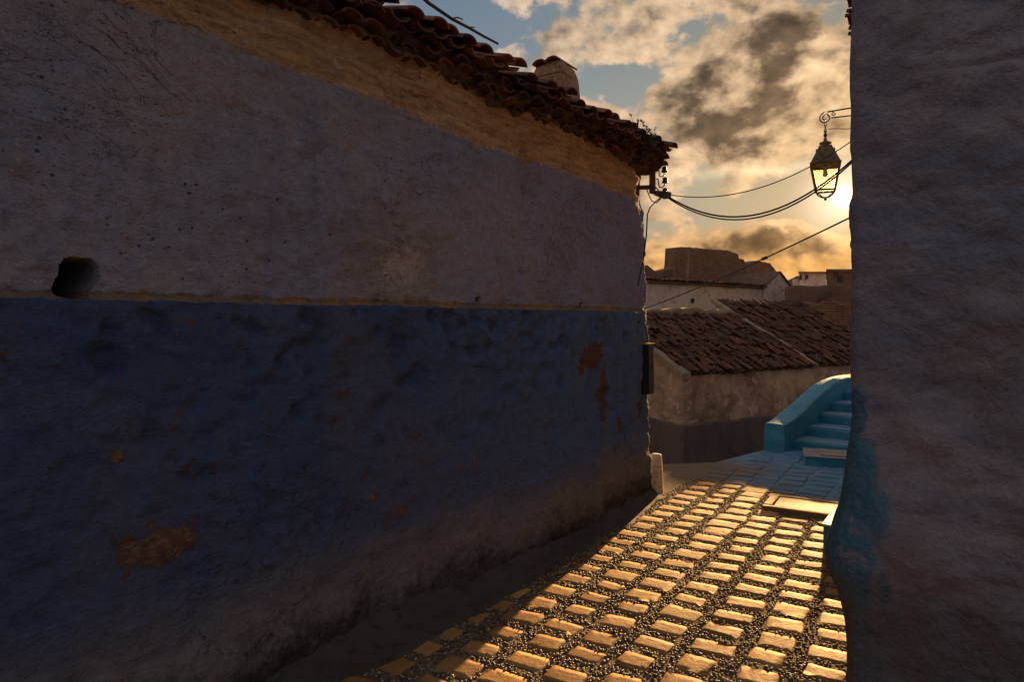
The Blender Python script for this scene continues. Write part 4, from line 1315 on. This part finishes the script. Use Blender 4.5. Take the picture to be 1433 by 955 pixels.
# ---------------------------------------------------------------- hanging lantern
LY = 7.3
lp = at(1155, 240, LY)
lamp = thing("street_lamp", "old brass and iron lantern hanging from a scrolled bracket on the right wall", "street lamp", at(1155, 165, LY))
def L(x, z, y=0.0):                                    # local: x to the right in view, z px height (photo y)
    return Vector((lp.x, lp.y, EYE + (HY - z) / F * LY)) + Vector((x, y, 0))
WD = NR                                                # towards the wall
top = Vector((lp.x, lp.y, 0))
def at_z(py): return EYE + (HY - py) / F * LY
wall_d = (RC - top).dot(NR)                            # distance to the right house wall
mb = MB()
zt, zl = at_z(157), at_z(167.5)
mb.tube([top + UP * zt + WD * .02, top + UP * (zt + .005) + WD * .5, top + UP * zt + WD * (wall_d + .02)], .008, 8)
mb.tube([top + UP * (zl + .01) + WD * .06, top + UP * (zl - .01) + WD * .5, top + UP * (zl - .16) + WD * (wall_d + .02)], .007, 8)
mb.box(top + WD * wall_d + UP * (zt - .12), D, UP, NR, .03, .2, .008)
mb.build("bracket", M["iron"], lamp)
mb = MB()
c = top + UP * at_z(165)
pts = []
for k in range(46):
    t = k / 45
    ang = math.radians(95) + t * math.radians(560)
    r = .062 * (1 - t * .72)
    pts.append(c + WD * (math.cos(ang) * r) + UP * (math.sin(ang) * r))
mb.tube(pts, .0065, 7)
c2 = c + WD * .085 + UP * .03
mb.tube([c2 + WD * (math.cos(a_) * .022 * (1 - k / 40)) + UP * (math.sin(a_) * .022 * (1 - k / 40)) for k, a_ in enumerate(np.linspace(1.6, 8.5, 28))], .005, 6)
mb.build("scroll", M["iron"], lamp)
mb = MB()
for k, py in enumerate((174, 178.5, 183)):
    c = top + UP * at_z(py)
    ax = WD if k % 2 == 0 else D
    mb.tube([c + ax * (math.cos(t) * .011) + UP * (math.sin(t) * .021) for t in np.linspace(0, 2 * math.pi, 15)], .0042, 6)
mb.lathe(top + UP * at_z(192), [(.010, 0), (.017, .01), (.018, .03), (.009, .045), (.006, .07)], 12)
mb.build("chain", M["iron"], lamp, smooth=True)
mb = MB()
mb.tube([top + UP * at_z(181) + WD * .03, top + UP * at_z(182.5) + WD * .12, top + UP * at_z(185) + WD * .22, top + UP * at_z(183) + WD * .5, top + UP * at_z(178) + WD * wall_d], .004, 6)
mb.build("feed_wire", M["cable"], lamp)
RT = math.radians(24)
lx, ly = Vector((math.cos(RT), -math.sin(RT), 0)), Vector((math.sin(RT), math.cos(RT), 0))
def frus(mb, z0, h0, z1, h1, tone=.5):
    vs_ = [top + lx * (i * h) + ly * (j * h) + UP * z for z, h in ((z0, h0), (z1, h1)) for i, j in ((-1, -1), (1, -1), (1, 1), (-1, 1))]
    mb.add(vs_, [(0, 1, 5, 4), (1, 2, 6, 5), (2, 3, 7, 6), (3, 0, 4, 7), (3, 2, 1, 0), (4, 5, 6, 7)], tone)
mb = MB()
frus(mb, at_z(232), .152, at_z(229.5), .152)
frus(mb, at_z(229.5), .144, at_z(213), .088)
frus(mb, at_z(213), .088, at_z(204.5), .060)
for i, j in ((-1, -1), (1, -1), (1, 1), (-1, 1)):
    p = top + lx * (i * .086) + ly * (j * .086) + UP * at_z(213)
    mb.box(p + UP * .008, lx, ly, UP, .010, .010, .016, taper=.5)
ro = mb.build("lantern_roof", M["lmetal"], lamp, bevel=.003)
mb = MB()
mb.lathe(top + UP * at_z(205.5), [(.050, 0), (.046, .014), (.036, .022), (.058, .030), (.062, .040), (.056, .048), (.026, .056), (.018, .075), (.010, .10)], 16)
fo = mb.build("cap", M["lmetal"], smooth=True); fo.parent = ro
fo.matrix_parent_inverse = (Matrix.Translation(Vector(lamp.location)) @ ro.matrix_parent_inverse).inverted()
mb = MB()
zt, zb = at_z(232.5), at_z(267)
ht, hb = .138, .092
for i, j in ((-1, -1), (1, -1), (1, 1), (-1, 1)):
    a, b_ = top + lx * (i * hb) + ly * (j * hb) + UP * zb, top + lx * (i * ht) + ly * (j * ht) + UP * zt
    mb.box((a + b_) / 2, lx, ly, (b_ - a), .0105, .0105, (b_ - a).length / 2)
for (z, h) in ((zt - .006, ht), (zb, hb)):
    for ax, oy in ((lx, ly), (ly, lx)):
        for s in (-1, 1):
            mb.box(top + oy * (s * h) + UP * z, ax, oy, UP, h - .011, .0095, .0095)
mb.build("lantern_frame", M["brass"], lamp, bevel=.002)
for ax, oy, s in ((lx, ly, 1), (lx, ly, -1), (ly, lx, 1), (ly, lx, -1)):
    mb = MB(); i_ = .0105
    q = [top + oy * (s * (hb)) + ax * (-hb + i_) + UP * (zb + .01), top + oy * (s * hb) + ax * (hb - i_) + UP * (zb + .01),
         top + oy * (s * ht * .99) + ax * (ht - i_) + UP * (zt - .016), top + oy * (s * ht * .99) + ax * (-ht + i_) + UP * (zt - .016)]
    mb.prism(q, oy * .003)
    mb.build("pane", M["glass"], lamp)
mb = MB()
mb.lathe(top + UP * at_z(248), [(.006, 0), (.020, .010), (.026, .03), (.024, .05), (.018, .065), (.018, .1), (.022, .115)], 14)
mb.build("bulb", M["bulb"], lamp, smooth=True)
mb = MB()
for i, j in ((-1, -1), (1, -1), (1, 1), (-1, 1)):
    mb.tube([top + lx * (i * hb) + ly * (j * hb) + UP * zb, top + lx * (i * .07) + ly * (j * .07) + UP * at_z(272), top + lx * (i * .03) + ly * (j * .03) + UP * at_z(276), top + UP * at_z(277)], .0065, 6)
mb.lathe(top + UP * at_z(281), [(.004, 0), (.014, .008), (.016, .018), (.010, .028), (.006, .04)], 12)
mb.build("finial", M["brass"], lamp, smooth=True)
